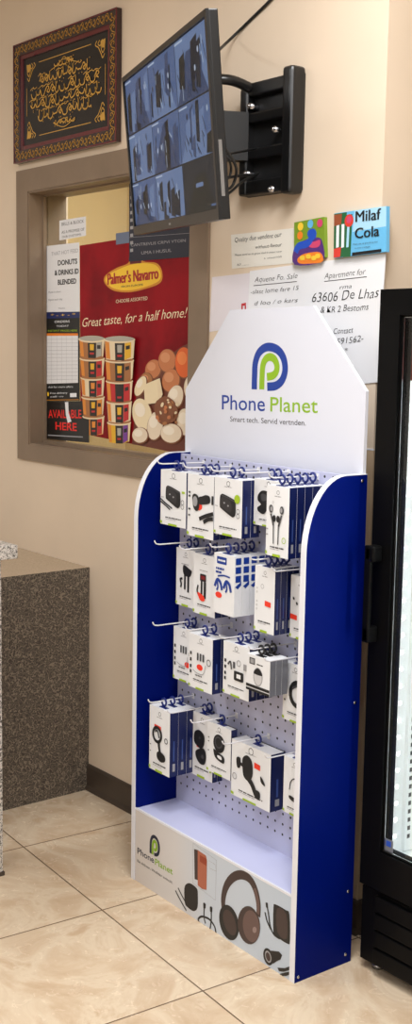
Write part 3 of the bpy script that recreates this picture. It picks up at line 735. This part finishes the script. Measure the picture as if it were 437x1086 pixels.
for r in range(3):
    for c_ in range(3):
        x0, x1 = cols[c_]*SWd+.002, cols[c_+1]*SWd-.002; y0, y1 = rows[r]*SHt+.002, rows[r+1]*SHt-.002
        dark = (r == 0 and c_ == 2)
        A.h = .0004; A.rect(x0, y0, x1, y1, S4 if dark else (S1, S2, S1)[(r+c_) % 3])
        fx_ = lambda a: x0+(x1-x0)*a; fy_ = lambda a: y0+(y1-y0)*a
        if dark:
            A.poly([(fx_(.1), fy_(0)), (fx_(.4), fy_(.7)), (fx_(.7), fy_(.75)), (fx_(.95), fy_(0))], S5); A.rect(fx_(.4), fy_(.48), fx_(.62), fy_(.56), S2); A.rect(fx_(.82), fy_(.06), fx_(.95), fy_(.1), S1)
            continue
        # aisle floor in perspective, shelving blocks, people-like smudges and tiny time stamps
        A.poly([(fx_(.0), fy_(0)), (fx_(.35), fy_(.75)), (fx_(.6), fy_(.75)), (fx_(.95), fy_(0))], S2 if (r+c_) % 2 else S3)
        for k in range(rs.randint(5, 8)):
            a = rs.uniform(.02, .8); w_ = rs.uniform(.05, .2); hgt = rs.uniform(.3, .8); y_ = rs.uniform(0, .35)
            A.poly([(fx_(a), fy_(y_)), (fx_(a+w_), fy_(max(0, y_-.05))), (fx_(min(.98, a+w_*1.2)), fy_(min(.97, y_+hgt))), (fx_(a+w_*.2), fy_(min(.97, y_+hgt*.9)))], rs.choice((S4, S3, S4, S5, S2)))
        for k in range(rs.randint(9, 14)):
            a, y_ = rs.uniform(.05, .9), rs.uniform(.1, .9); A.stroke([(fx_(a), fy_(y_)), (fx_(min(.97, a+rs.uniform(-.02, .1))), fy_(max(.04, y_-rs.uniform(.1, .35))))], .004, rs.choice((S4, S5, S6)))
        for k in range(3): A.ell(fx_(rs.uniform(.1, .9)), fy_(rs.uniform(.3, .8)), .006, .007, rs.choice((S6, S5)))
        A.rect(fx_(.04), fy_(.93), fx_(.3), fy_(.96), S6)
b.build('screen', tv)
b = MB(); b.box(-sw, sw, -.0042, -.0032, sb, sh, M_SGL); b.build('screen_glass', tv)

wm = thing('tv_wall_mount', 'black articulated television bracket with ribbed wall plate and bare bolts', 'wall mount', Matrix.Translation((-.9, 0, 2.0)))
Wq = Art((0, -.03, 0), (1, 0, 0), (0, 0, 1))
# plate (in wall coordinates relative to the empty at x=-.9,z=2.0)
b = MB()
b.rbox(-.118, .106, -.012, -.0005, -.005, .30, M_BLKM, .004)
b.build('wall_plate', wm)
b = MB(); b.rbox(.066, .108, -.052, -.0008, -.014, .315, M_BLK, .012, 3); b.build('side_rail', wm)
b = MB(); b.rbox(-.122, -.088, -.040, -.0008, -.004, .288, M_BLK, .010, 3); b.build('side_rail', wm)
for z0, z1 in ((.262, .298), (.19, .218), (.092, .122), (-.004, .035)):
    MB().rbox(-.11, .075, -.036, -.001, z0, z1, M_BLK, .005).build('cross_rib', wm)
for x, z in ((-.075, .235), (.028, .160), (-.085, .055), (.02, .004)):
    b = MB(); b.cyl((x, -.001, z), (x, -.042, z), .009, M_SCREW, 6); b.cyl((x, -.042, z), (x, -.048, z), .0045, M_SCREW, 10); b.build('bolt', wm)
def tvl(x, y, z): return (TM @ Vector((x, y, z))) - Vector((-.9, 0, 2.0))
a_ = tvl(0, .082, 0)
def arm(p0, p1, w, hgt, m, nm):
    b = MB(); p0 = Vector(p0); p1 = Vector(p1); d = (p1-p0); L = d.length; q = d.normalized(); sd = Vector((q.y, -q.x, 0)).normalized(); up = sd.cross(q)
    if up.z < 0: up = -up
    pts = [p0-sd*w/2-up*hgt/2, p0+sd*w/2-up*hgt/2, p0+sd*w/2+up*hgt/2, p0-sd*w/2+up*hgt/2]
    b.prism(pts, d, m); ob = b.build(nm, wm, .006); return ob
el = Vector((-.155, -.15, .155))
arm((-.1, -.03, .155), el, .04, .13, M_BLKM, 'lower_arm')
arm(el, Vector(a_)+Vector((0, 0, -.0)), .035, .10, M_BLKM, 'upper_arm')
b = MB(); b.cyl(el+Vector((0, 0, -.075)), el+Vector((0, 0, .075)), .026, M_BLK, 18); b.build('pivot', wm)
pl = MB(); c0 = Vector(tvl(0, .06, 0))
vs = [tvl(x, y, z) for x, y, z in ((-.08,.057,-.08),(.08,.057,-.08),(.08,.057,.08),(-.08,.057,.08))]; nrm = (Rz @ Rx @ Ry).to_3x3() @ Vector((0, 1, 0))
pl.prism([Vector(v) for v in vs][::-1], nrm*.008, M_BLKM); pl.build('monitor_plate', wm)
hd_ = MB(); hd_.tube(spl([(-.085,-.03,.285), (-.10,-.10,.300), (-.14,-.20,.290), tvl(.1,.095,.12), tvl(.06,.078,.07)], 6), .014, M_BLK, 10); hd_.build('tension_strut', wm)
# cables
def cable(name, label, pts, r=.0035):
    o = MB().tube(spl(pts, 8), r, M_RUB, 8).build(name); tag(o, label, 'cable', None); return o
def W(u, v, y):
    d = F_ + R_*((u-IW/2)/FPX) - U_*((v-IH/2)/FPX); return CP + d*((y-CP.y)/d.y)
cable('power_cable', 'black cable running diagonally up the wall from the television', [W(222, 62, -.30), W(232, 53, -.16), W(246, 40, -.02), W(286, 1, -.006), W(300, -14, -.005)], .0042)
cable('looped_cable', 'black cable in the largest loop hanging behind the television', [W(232, 148, -.34), W(250, 176, -.24), W(247, 196, -.22), W(236, 204, -.3), W(228, 208, -.36)], .0038)
cable('looped_cable', 'black cable in a tight inner loop behind the television edge', [W(230, 163, -.33), W(243, 170, -.25), W(244, 186, -.23), W(232, 196, -.32)], .0034)
cable('signal_cable', 'black cable sagging from the wall plate bottom to the television', [W(272, 186, -.045), W(258, 186, -.14), W(244, 188, -.24), W(228, 190, -.36)], .0036)
cable('signal_cable', 'lower black cable sloping from the wall plate down behind the television', [W(274, 184, -.055), W(258, 192, -.15), W(244, 204, -.24), W(230, 214, -.36)], .0036)
cable('signal_cable', 'short black cable stretched from the plate middle to the television', [W(270, 158, -.045), W(255, 161, -.15), W(238, 164, -.25), W(226, 166, -.34)], .0030)

# ------------------------------------------------------------------ paper on the wall
def sheet(name, label, cat, corners, y, m, group=None, th=.0006):
    """corners in the photo: tl, tr, br, bl -> flat sheet on the plane y (front face)"""
    P = [W(u, v, y) for u, v in corners]
    c0 = sum(P, Vector())/4; c0 = Vector((c0.x, y, min(p.z for p in P)))
    t_ = thing(name, label, cat, Matrix.Translation(c0), group)
    b = MB()
    if y > 0: th = min(th, .0668-y)
    else: th = -y
    b.prism([p-c0 for p in (P[3], P[2], P[1], P[0])][::1], (0, th, 0), m)
    # keep the printed face towards the room
    b.build('paper', t_)
    A = Art((0, 0, 0), (1, 0, 0), (0, 0, 1), Matrix.Translation(c0), lift=.0003, step=.0001)
    return t_, A
HW = dict(shear=.25, bold=-.008, jit=.05)
tt_, A = sheet('handwritten_notice', 'small cream handwritten notice taped below the television bracket', 'notice', [(245,249),(311.5,242),(312,279),(246,285)], -.0008, M_PAPERC)
A.ptext('Quality due vendent our', (249,257), (299,251), 4.8, M_INK, shear=.2, jit=.05); A.build('handwriting', tt_); A.mb = MB(); A.ptext('without-favour', (271,264), (299,261), 3.6, M_INK, shear=.2, jit=.05); A.build('handwriting', tt_); A.mb = MB()
A.ptext('Please send us to grow tied it smart now', (249,271.5), (299,267.5), 2.0, M_INKG, shear=.2); A.build('handwriting', tt_); A.mb = MB(); A.ptext('s. unvarnish', (280,275), (299,273), 2.2, M_INKG, **HW); A.build('handwriting', tt_); A.mb = MB(); A.ptext('K7. ........', (252,282), (264,281), 2.2, M_INKG)
A.build('handwriting', tt_)
tt_, A = sheet('handwritten_notice', 'pale pinkish sheet half hidden by the header, left of the handwritten sheets', 'notice', [(225,294),(268,289),(268,345),(222,352)], -.0008, M_PAPERP)
A.poly(A.PX([(256,322),(261,321),(261,328),(259.6,328),(259.6,324),(257.6,324.4),(257.6,329),(256,329)]), mat('red_print', (190, 40, 50), .5)); A.build('printed_mark', tt_)
tt_, A = sheet('handwritten_notice', 'white handwritten sale sheet with underlined heading, left of the apartment sheet', 'notice', [(265,287.5),(333,278),(331,350),(262,352)], -.0016, M_PAPER)
A.ptext('Aquene Fo. Sale', (270,299.5), (315.5,295), 5.5, M_INK, **HW); A.stroke(A.PX([(269,303),(315,298.5)]), .0018, M_INK); A.build('underline', tt_); A.mb = MB()
A.ptext('-slast Iome fare 15', (266,312), (317,307.5), 4.6, M_INK, **HW); A.ptext('d Ioo / o kars', (270,324), (316,320), 4.4, M_INK, **HW); A.build('handwriting', tt_)
tt_, A = sheet('handwritten_notice', 'large white handwritten apartment sheet beside the wall corner', 'notice', [(331,278.5),(409,269),(400,405.5),(322,414)], -.0024, M_PAPER)
A.ptext('Apartment for', (344,296), (388,290.5), 6, M_INK, **HW); A.stroke(A.PX([(344,298.5),(389,293.5)]), .0018, M_INK); A.build('underline', tt_); A.mb = MB()
A.ptext('rma', (360,307), (373,305.5), 4.4, M_INK, **HW); A.ptext('63606 De Lhas', (331,321), (402,315), 10, M_INK, **HW)
A.build('handwriting', tt_); A.mb = MB(); A.ptext('& KR 2 Bestoms', (340,332), (391,328.5), 6.6, M_INK, **HW); A.build('handwriting', tt_); A.mb = MB(); A.ptext('Contact', (354,354.5), (375,352.5), 6, M_INK, **HW); A.build('handwriting', tt_); A.mb = MB(); A.ptext('591562-', (357,366), (386,361.5), 6.6, M_INK, **HW); A.build('handwriting', tt_); A.mb = MB(); A.ptext('*', (366,374), (369,374), 5, M_INK)
A.build('handwriting', tt_)
# colourful cards
C_G, C_B, C_P, C_O, C_Y, C_T = mat('leaf_green_print', (120, 150, 40), .45), mat('cobalt_print', (34, 80, 190), .45), mat('violet_print', (84, 44, 120), .45), mat('orange_print', (236, 130, 40), .45), mat('yellow_print', (240, 200, 60), .45), mat('sky_blue_print', (104, 182, 226), .45)
C_T2 = mat('light_sky_print', (168, 214, 240), .45); C_PK = mat('magenta_print', (206, 70, 110), .45); C_DG = mat('deep_green_print', (40, 100, 60), .45); C_R = mat('tomato_red_print', (214, 62, 50), .45)
tt_, A = sheet('picture_card', 'small green card with a blue swirl, leaning left of the cola card', 'card', [(312,236),(343.5,230),(344.5,272.5),(312,281)], -.012, C_G, th=.008)
q = lambda x, y: (300+x/3.8, 215+y/3.8)
L = lambda pts, n=4: [A.px(*q(*p)) for p in spl(pts, n, True)]
A.poly(L([(48,180),(90,150),(140,140),(160,160),(160,235),(48,250)]), C_P); A.poly(L([(60,225),(90,205),(150,200),(160,238),(100,246),(66,244)]), C_O)
A.poly(L([(94,150),(120,158),(150,150),(146,176),(110,180)]), C_PK); A.stroke([A.px(*q(*p)) for p in spl([(52,200),(64,176),(96,166),(112,150),(118,128)], 5)], .02, C_B); A.poly(L([(104,112),(124,104),(136,120),(130,146),(110,146),(100,130)]), C_B)
for p, m in (((72,96), C_Y), ((70,132), C_O), ((150,82), C_PK), ((112,86), C_T)): A.ell(*A.px(*q(*p)), .011, .011, m)
for p in ((80,222),(104,216),(126,222),(142,214)): A.poly(L([(p[0]-9,p[1]-6),(p[0]+8,p[1]-8),(p[0]+9,p[1]+8),(p[0]-8,p[1]+9)], 2), C_Y)
A.build('printed_picture', tt_)
tt_, A = sheet('cola_card', 'sky-blue cola advertising card with bold black lettering at the wall corner', 'card', [(354.5,226.5),(410,218.5),(409.5,267),(354,273.5)], -.012, C_T, th=.008)
A.poly(A.PX([(376,223.5),(409.8,218.6),(409.6,240),(374,246)]), C_T2); A.poly(A.PX([(354.5,227),(368,225),(366,272),(354,273.3)]), C_DG)
for x in (357, 362.5): A.poly(A.PX([(x,238),(x+3,237.5),(x+2.5,262),(x-.5,263)]), M_CARD)
A.poly(A.PX([(354.5,228),(363,226.5),(362,238),(354.5,240)]), mat('rust_print', (150, 80, 50), .45)); A.poly(A.PX([(354.3,264),(362,262),(361,272.5),(354.1,273.3)]), C_R)
A.poly(A.PX([(367,228),(374,227),(372,272),(364.5,273)]), C_DG); A.poly(A.PX([(368.5,240),(371,239.5),(370,262),(367.5,262.5)]), C_T2)
A.ell(*A.px(370.5, 234), .016, .016, C_R); A.ell(*A.px(370.5, 233), .009, .009, C_PK)
A.ptext('Milaf', (377.5,235.5), (404,232.5), 11.5, M_INK, fat=.0022); A.ptext('Cola', (377,253), (402.5,250), 11, M_INK, fat=.0022)
A.ptext('Milaf cola es prande et ton', (375,260), (401,257), 1.6, M_INKG); A.ptext('la verte a nuisette', (377,264), (393,262), 1.6, M_INKG); A.poly(A.PX([(374,268),(405,264),(405,267),(374,271.4)]), M_INK)
A.build('printed_picture', tt_)

# ------------------------------------------------------------------ posters on the window glass
GY = .0660
C_RED = mat('poster_red', (152, 22, 34), .4, spec=.15)
po, A = sheet('advertising_poster', 'large red advertising poster with stacked food tubs, stuck inside the window', 'poster', [(84.5,260.5),(214,240),(214,486),(85.5,459.5)], GY-.001, C_RED)
t = NT(C_RED); o = t.obj(); t.l(t.ramp(t.noise(o, 5, 4), [(.3, (104, 8, 20)), (.6, (152, 18, 30))]), t.b.inputs['Base Color'])
def pel(A, cx, cy, rx, ry, m, tilt=0., n=24):
    c, d = math.cos(tilt), math.sin(tilt)
    A.poly(A.PX([(cx+rx*math.cos(w)*c-ry*math.sin(w)*d, cy+rx*math.cos(w)*d+ry*math.sin(w)*c) for w in [2*PI*k/n for k in range(n)]]), m)
M_YEL = mat('poster_yellow', (246, 200, 48), .35); M_YEL2 = mat('poster_gold', (214, 140, 30), .35); M_CRM = mat('poster_cream', (246, 232, 196), .4); M_DKR = mat('poster_dark_red', (96, 12, 20), .4)
A.poly(A.PX(spl([(111,300),(112,292),(124,284),(136,279),(140,269),(148,268),(152,277),(166,279),(172,288),(170,300),(152,307),(136,310),(120,308)], 4, True)), M_YEL2)
A.poly(A.PX(spl([(112.5,299),(114,292),(125,286),(138,281),(152,279),(165,281),(170.5,289),(168.5,298),(152,305),(136,308),(121,306)], 4, True)), M_YEL)
A.poly(A.PX(spl([(137,276),(139,269),(147,268),(150,275),(144,278)], 3, True)), M_INKG); A.poly(A.PX([(138,277),(150,275.5),(150,279),(138,280)]), M_DKR)
A.ptext("Palmer's Navarro", (114.5,302), (168,295.5), 12, mat('poster_text_red', (170, 24, 30), .4), fat=.005); A.ptext('FROM EUROPE', (129,305), (152,302.8), 2, M_INKG)
A.build('brand_badge', po)
A.h = .0003; A.mb = MB()
A.ptext('CHOOSE ASSORTED', (123,321.5), (156.5,318), 3.6, M_CRM); A.build('caption', po)
A.mb = MB(); A.h = .0003
A.ptext('Great taste, for a half home!', (87.5,347), (199,336), 9.5, M_CRM, shear=.35, bold=-.004, jit=.03); A.build('slogan', po)
# tubs
A.mb = MB(); A.h = .0003
T_BR, T_CR, T_OR, T_RD, T_BK, T_GY = mat('tub_brown', (170, 112, 64), .4), mat('tub_cream', (236, 216, 180), .4), mat('tub_orange', (226, 140, 50), .4), mat('tub_red', (196, 36, 40), .4), mat('tub_black', (34, 26, 24), .4), mat('tub_lid_grey', (176, 172, 160), .4)
T_Y = mat('tub_yellow', (232, 180, 40), .4)
def tub(A, xl, xr, yt, yb, s, body, labels, first):
    # a plastic tub: lid ellipse, tapered body, dark label with flavour patch
    cx_ = (xl+xr)/2; A.h += .0002; w_ = xr-xl
    A.poly(A.PX([(xl+.6, yt+3), (xr-.6, yt+3-s), (xr-2, yb-s), (cx_, yb+1.8), (xl+2, yb)]), body)
    A.poly(A.PX([(xl+1, yt+4), (xl+w_*.16, yt+4.5), (xl+w_*.2, yb), (xl+2.2, yb-1)]), T_OR)
    A.poly(A.PX([(xr-w_*.12, yt+4-s), (xr-.8, yt+4-s), (xr-2.2, yb-1-s), (xr-w_*.12, yb)]), T_CR)
    A.poly(A.PX([(xl+w_*.34, yt+4.5), (cx_+w_*.16, yt+4.5), (cx_+w_*.15, yb+1.4), (xl+w_*.36, yb+1.2)]), T_BK)
    A.poly(A.PX([(xl+w_*.42, yt+8), (cx_+w_*.08, yt+8), (cx_+w_*.07, yb-7), (xl+w_*.43, yb-7)]), labels[0])
    A.poly(A.PX([(xl+w_*.42, yb-4.5), (cx_+w_*.08, yb-4.5), (cx_+w_*.07, yb-2.5), (xl+w_*.43, yb-2.5)]), T_RD)
    A.poly(A.PX([(cx_+w_*.17, yt+4.5), (xr-w_*.13, yt+4-s), (xr-w_*.14, yb-1-s), (cx_+w_*.16, yb+.8)]), labels[1])
    A.poly(A.PX([(cx_+w_*.2, yt+9), (xr-w_*.17, yt+9-s), (xr-w_*.17, yt+13-s), (cx_+w_*.2, yt+13)]), T_BK)
    pel(A, cx_, yt+2.8-s/2, w_/2, 3.8 if first else 3.1, T_CR)
    pel(A, cx_, yt+2.0-s/2, w_/2-.8, 2.8 if first else 2.2, T_GY if first else T_BR)
labs = [(T_Y, T_GY), (T_Y, T_RD), (T_OR, T_RD), (T_Y, T_OR), (T_OR, T_RD)]
for i in range(4, -1, -1): tub(A, 84.8+i*.7, 113-i*.4, 357+i*20.5, 378.5+i*20.5, 0, (T_BR, T_BR, T_CR, T_BR, T_OR)[i], labs[i], i == 0)
labs = [(T_GY, T_Y), (T_Y, T_BR), (T_BK, T_RD), (T_Y, T_RD), (T_GY, mat('tub_purple', (120, 60, 150), .4))]
for i in range(4, -1, -1): tub(A, 113.4+i*.5, 146.5-i*1.4, 358+i*22, 381+i*22, 1, (T_CR, T_BR, T_RD, T_CR, T_Y)[i], labs[i], i == 0)
A.build('printed_tubs', po)
A.mb = MB(); A.h = .0003
E_B2, E_W2, E_O2 = mat('egg_brown_light', (216, 148, 104), .4), mat('egg_white_light', (246, 234, 214), .4), mat('orange_fruit_light', (242, 136, 70), .4)
E_B, E_W, E_T, E_O, E_N, E_P = mat('egg_brown', (198, 122, 76), .4), mat('egg_white', (234, 216, 190), .4), mat('cheese_pale', (240, 222, 184), .4), mat('orange_fruit', (228, 102, 40), .4), mat('nut_brown', (128, 74, 44), .4), mat('warm_shadow_brown', (104, 48, 32), .4)
A.poly(A.PX([(146,402),(160,388),(176,380),(192,368),(213,358),(213,486),(196,481.8),(140,471),(143,440)]), E_P)
for cx_, cy_, rx_, ry_, m_, ti in ((163,392,9,11,E_B,.3),(178,383,10,13,E_B,0),(182,404,10,13,E_B,.2),(156,404,7,9,T_BR,0),(196,385,10,17,E_O,0),(150,410,6,12,E_T,.4),(187,422,9,14,E_W,.25),(197,448,9,15,E_W,0),(152,440,11,18,E_T,-.2),(166,452,9,16,E_W,.15),(183,460,12,11,E_W,.1),(150,462,9,9,E_W,0),(204,412,8,14,E_W,0),(208,470,10,12,E_W,0)):
    A.h += .00006; pel(A, cx_, cy_, rx_, ry_, E_N, ti); pel(A, cx_-.5, cy_-.6, rx_-.9, ry_-.9, m_, ti); pel(A, cx_-rx_*.25, cy_-ry_*.3, rx_*.5, ry_*.42, {E_B: E_B2, E_W: E_W2, E_T: E_W2, E_O: E_O2}.get(m_, E_B2), ti)
A.poly(A.PX([(154,408),(171,401),(174,418),(170,427),(155,429)]), E_T); A.poly(A.PX([(171,401),(174,418),(170,427),(168,406)]), T_CR)
A.poly(A.PX(spl([(165,430),(176,420),(188,428),(190,442),(180,450),(170,448)], 3, True)), E_N)
rs = random.Random(5)
for k in range(26): pel(A, rs.uniform(166,190), rs.uniform(424,449), rs.uniform(1.2,2.8), rs.uniform(1,2), rs.choice((E_B, T_CR, E_N, T_BR)), rs.uniform(0, 3), 8)
A.build('printed_food', po)

def tx(A, rowsx, m, **kw):
    for body, a, b_, h_ in rowsx: A.ptext(body, a, b_, h_, m, **kw)
w1, A = sheet('printed_notice', 'white printed notice with bold lines at the upper left of the window', 'notice', [(49,261),(84,257),(84.5,330.5),(49.5,331)], GY-.0012, M_PAPER)
tx(A, [('THAT HOT FEED', (54.5,271.5), (83,267.5), 4)], M_INKL); tx(A, [('DONUTS', (61.5,281.5), (82,279.5), 5.2), ('& DRINKS ID', (58,292), (83.5,290), 5.2), ('BLENDED', (61.5,302), (81,300.5), 5.2)], M_INK, bold=.03)
tx(A, [('Made in store', (51.5,311), (64.5,310), 2), ('Open each day', (51.5,319), (66.5,318), 2), ('Thanks', (62,328), (69,327.5), 1.8)], M_INKL); A.build('lettering', w1)
w2, A = sheet('price_board', 'black price board with a white table, below the printed white notice', 'sign', [(49,331),(84.5,330.5),(84.5,425),(49.5,425.5)], GY-.0012, mat('board_black', (24, 26, 26), .4))
A.poly(A.PX([(49.2,331.2),(84.4,330.8),(84.4,337),(49.2,338)]), mat('board_navy', (24, 40, 96), .4)); A.ptext('* - + - *', (54,336), (80,335), 3, M_YEL)
tx(A, [('ORDERS', (58,342.5), (74,342), 2.4), ('TODAY', (60,347), (73,346.5), 2)], M_CARD); tx(A, [('INSTANT PRICES HERE', (51,351.8), (82,351.6), 2)], M_LIME)
A.poly(A.PX([(49.6,353.5),(83,353.5),(83,406),(49.8,407)]), M_PAPER); A.poly(A.PX([(49.6,353.5),(83,353.5),(83,356),(49.6,356.2)]), C_O)
for k in range(1, 13): A.stroke(A.PX([(50,356+k*3.9),(83,356+k*3.85)]), .0008, M_INKL)
for x in (55, 61, 66, 71, 77): A.stroke(A.PX([(x,356),(x,406.5)]), .0008, M_INKL)
tx(A, [('Ask for more offers', (52,411.5), (78,411), 2), ('Free delivery', (54,418), (72,417.5), 2), ('call us', (54,421.5), (68,421), 1.6)], M_CARD); A.poly(A.PX([(75,417),(82,416.8),(82,421),(75,421.2)]), M_CARD); A.ell(*A.px(51.8, 418), .006, .008, M_YEL); A.stroke(A.PX([(49.5,424.3),(84.4,423.8)]), .002, M_YEL2)
A.build('printed_table', w2)
w3, A = sheet('neon_style_sign', 'black sign with red AVAILABLE HERE lettering at the window bottom left', 'sign', [(49,425.8),(94.5,425.2),(94.5,469.5),(49,465.5)], GY-.0020, mat('sign_black', (18, 18, 19), .3))
M_NEON = mat('sign_red', (236, 40, 34), .4)
A.ptext('AVAILABLE', (51.5,443), (86.5,443.5), 8.5, M_NEON, bold=.012); A.ptext('HERE', (59,455.5), (81.5,457), 8, M_NEON, bold=.02); A.stroke(A.PX([(51,461.5),(88,463.5)]), .004, M_INKL); A.poly(A.PX([(69,426.5),(72.5,426.3),(73,438),(76,447),(72,448.5),(70,440)]), M_CARD)
A.build('lettering', w3)
w4, A = sheet('small_notice', 'tiny white printed notice stuck alone on the upper window glass', 'notice', [(63,234),(91,229.5),(91,250),(63,255)], GY-.0012, M_PAPER)
tx(A, [('BELLS & BLOCK', (65.5,239.5), (89,236), 3.2), ('AS A PROMISE OF', (65.5,248), (89.5,244.5), 3), ('OUR CUSTOMS', (66,252.5), (86,249.5), 2.2)], M_INKG); A.build('lettering', w4)
w5, A = sheet('navy_flyer', 'dark navy flyer with pale dotted lettering, partly behind the television', 'flyer', [(137,195),(206,184),(206,272),(137,277.5)], GY-.0030, mat('flyer_navy', (30, 34, 52), .45))
tx(A, [('CANTREVLIS CRPVI VTOIN', (139,261.5), (197,256.5), 3), ('UMA I HUSUL', (150,270), (182,267), 3.4)], M_INKL)
for k in range(9): A.poly(A.PX([(138.4,200+k*8),(141.5,199.6+k*8),(141.5,203+k*8),(138.4,203.4+k*8)]), M_INKL)
A.stroke(A.PX([(137.2,252),(205,247)]), .001, M_INKL); A.build('lettering', w5)
w6, A = sheet('tape_strip', 'grey blue tape piece holding the top of the red poster', 'tape', [(123,247.5),(137,245.5),(137,257.5),(123,259.5)], GY-.0022, mat('grey_blue_tape', (104, 116, 140), .5))
w6.name = 'tape_strip'

# ------------------------------------------------------------------ beverage cooler
CX0, CX1, CY0, CY1, CZ0, CZ1 = -.3745, .285, -.130, .53, .03, 1.717
CMx = Matrix.Translation((CX0, CY0, 0)); cw, cdp = CX1-CX0, CY1-CY0
cl = thing('beverage_cooler', 'tall black glass-door drinks cooler lit white inside at right edge', 'cooler', CMx)
b = MB(); D0 = .052      # door thickness in front of the cabinet
b.box(0, .045, D0, cdp, CZ0, CZ1, M_COOL, {'r': M_LINER}); b.box(cw-.045, cw, D0, cdp, CZ0, CZ1, M_COOL, {'l': M_LINER})
b.box(.045, cw-.045, cdp-.04, cdp, CZ0, CZ1, M_COOL, {'f': M_LINER}); b.box(.045, cw-.045, D0, cdp-.04, CZ1-.06, CZ1, M_COOL, {'b': M_LINER}); b.box(.045, cw-.045, D0, cdp-.04, CZ0, .30, M_COOL, {'t': M_LINER})
b.build('cabinet', cl)
MB().rbox(.03, cw-.03, D0+.03, cdp-.02, CZ1, CZ1+.012, M_BLKM, .004).build('top_cover', cl)
# door
GX0, GX1, GZ0, GZ1 = .064, cw-.064, .333, 1.656
b = MB(); frame_ring(b, 0, cw, .232, CZ1, GX0, GX1, GZ0, GZ1, 0, .046, M_COOL); dr = b.build('door', cl, .003)
b = MB(); frame_ring(b, GX0, GX1, GZ0, GZ1, GX0+.004, GX1-.004, GZ0+.004, GZ1-.004, .006, .034, M_GASK); b.build('gasket', dr)
b = MB(); frame_ring(b, GX0+.0035, GX1-.0035, GZ0+.0035, GZ1-.0035, GX0+.006, GX1-.006, GZ0+.006, GZ1-.006, .010, .013, M_CHR); b.build('glazing_bead', dr)
MB().box(GX0+.003, GX1-.003, .016, .021, GZ0+.003, GZ1-.003, M_GLASS).build('door_glass', dr)
b = MB(); b.box(GX0+.004, GX0+.030, .0145, .0158, GZ0+.006, GZ0+.036, M_CARDG); b.box(GX0+.008, GX0+.024, .0138, .0146, GZ0+.018, GZ0+.032, C_B); b.build('glass_sticker', dr)
# handle: bar with bent-over ends
b = MB(); hz0_, hz1_ = .865, 1.105
b.rbox(.008, .030, -.034, -.022, hz0_, hz1_, M_COOL, .005, 3); b.rbox(.008, .040, -.034, .0, hz1_-.04, hz1_, M_COOL, .008, 3); b.rbox(.008, .032, -.034, .0, hz0_, hz0_+.04, M_COOL, .006, 3); b.build('door_handle', dr)
# machine grille
b = MB(); b.box(0, cw, .012, D0, .026, .222, M_COOL); gr = b.build('grille', cl, .003)
for z0 in (.035, .082, .128, .174):
    MB().rbox(.052, cw-.052, .0, .016, z0, z0+.041, M_COOL, .003).build('louver', gr)
for x in (.03, cw-.03):
    for y in (.05, cdp-.05):
        b = MB(); b.cyl((x, y, 0), (x, y, .012), .018, M_CHR, 16); b.cyl((x, y, .012), (x, y, .032), .008, M_CHR, 10); b.build('levelling_foot', cl)
# interior
b = MB(); b.box(.0445, .050, .060, .080, .31, 1.64, M_LINER); ls = b.build('led_strip', cl)
for k in range(30): MB().rbox(.0495, .0515, .067, .073, .35+k*.0435, .3575+k*.0435, M_LED, .001).build('led_emitter', ls)
b = MB(); b.box(cw-.052, cw-.046, .060, .085, .32, 1.48, mat('added_cooler_fill', (255, 255, 255), .4, emit=(244, 250, 255), es=22)); b.build('led_strip', cl)  # added glowing strip, out of view, brightens the left liner
for y in (.100, .50):
    b = MB(); b.box(.0445, .056, y, y+.028, .31, 1.64, M_LINER)
    for k in range(58): b.box(.0555, .0565, y+.009, y+.019, .34+k*.022, .351+k*.022, M_SLOT)
    b.build('shelf_upright', cl)
for z in (.62, .86, 1.10, 1.34):
    b = MB()
    for k in range(13): y = .13+k*.038; b.cyl((.058, y, z), (cw-.058, y, z), .0028, M_WIRE, 6)
    for x in (.062, cw/2, cw-.062): b.cyl((x, .125, z-.004), (x, .60, z-.004), .004, M_WIRE, 6)
    b.box(.058, cw-.058, .118, .124, z-.012, z+.018, M_LINER); b.build('wire_shelf', cl)
MB().box(.0455, cw-.0455, .0525, .066, 1.503, 1.655, mat('dark_red_header', (120, 16, 24), .35)).build('header_panel', cl)
MB().box(.06, cw-.06, .16, .20, 1.640, 1.655, mat('added_cooler_fill', (255, 255, 255), .4, emit=(244, 250, 255), es=22)).build('added_cooler_fill', cl)  # added unseen emitter under the cabinet roof to brighten the interior

# ------------------------------------------------------------------ lights
def area(name, loc, size, power, col=(1, .955, .89), rot=(0, 0, 0), sy=None):
    l = bpy.data.lights.new(name, 'AREA'); l.energy = power; l.color = col; l.shape = 'RECTANGLE'; l.size = size; l.size_y = sy or size
    o = bpy.data.objects.new(name, l); COL.objects.link(o); o.location = loc; o.rotation_euler = rot; return o
LC = (.975, .985, 1)
area('ceiling_panel_light', (.0, -.8, CEIL-.01), .6, 36, LC, sy=.6)
area('ceiling_panel_light', (1.0, -1.7, CEIL-.01), .6, 44, LC, sy=1.2)
area('ceiling_panel_light', (-2.1, -2.3, CEIL-.01), .6, 30, LC, sy=1.2)
area('ceiling_panel_light', (1.3, -3.8, CEIL-.01), .6, 40, LC, sy=1.2)
area('back_room_light', (-1.9, .55, 2.59), .5, 17, LC, sy=.5)
w = bpy.data.worlds.new('world'); scn.world = w; w.use_nodes = True
w.node_tree.nodes['Background'].inputs[0].default_value = (*lin((230, 225, 215)), 1); w.node_tree.nodes['Background'].inputs[1].default_value = .4
vs_ = scn.view_settings; vs_.view_transform = 'Standard'; vs_.look = 'None'; vs_.exposure = .0; vs_.gamma = 1.; vs_.use_curve_mapping = False
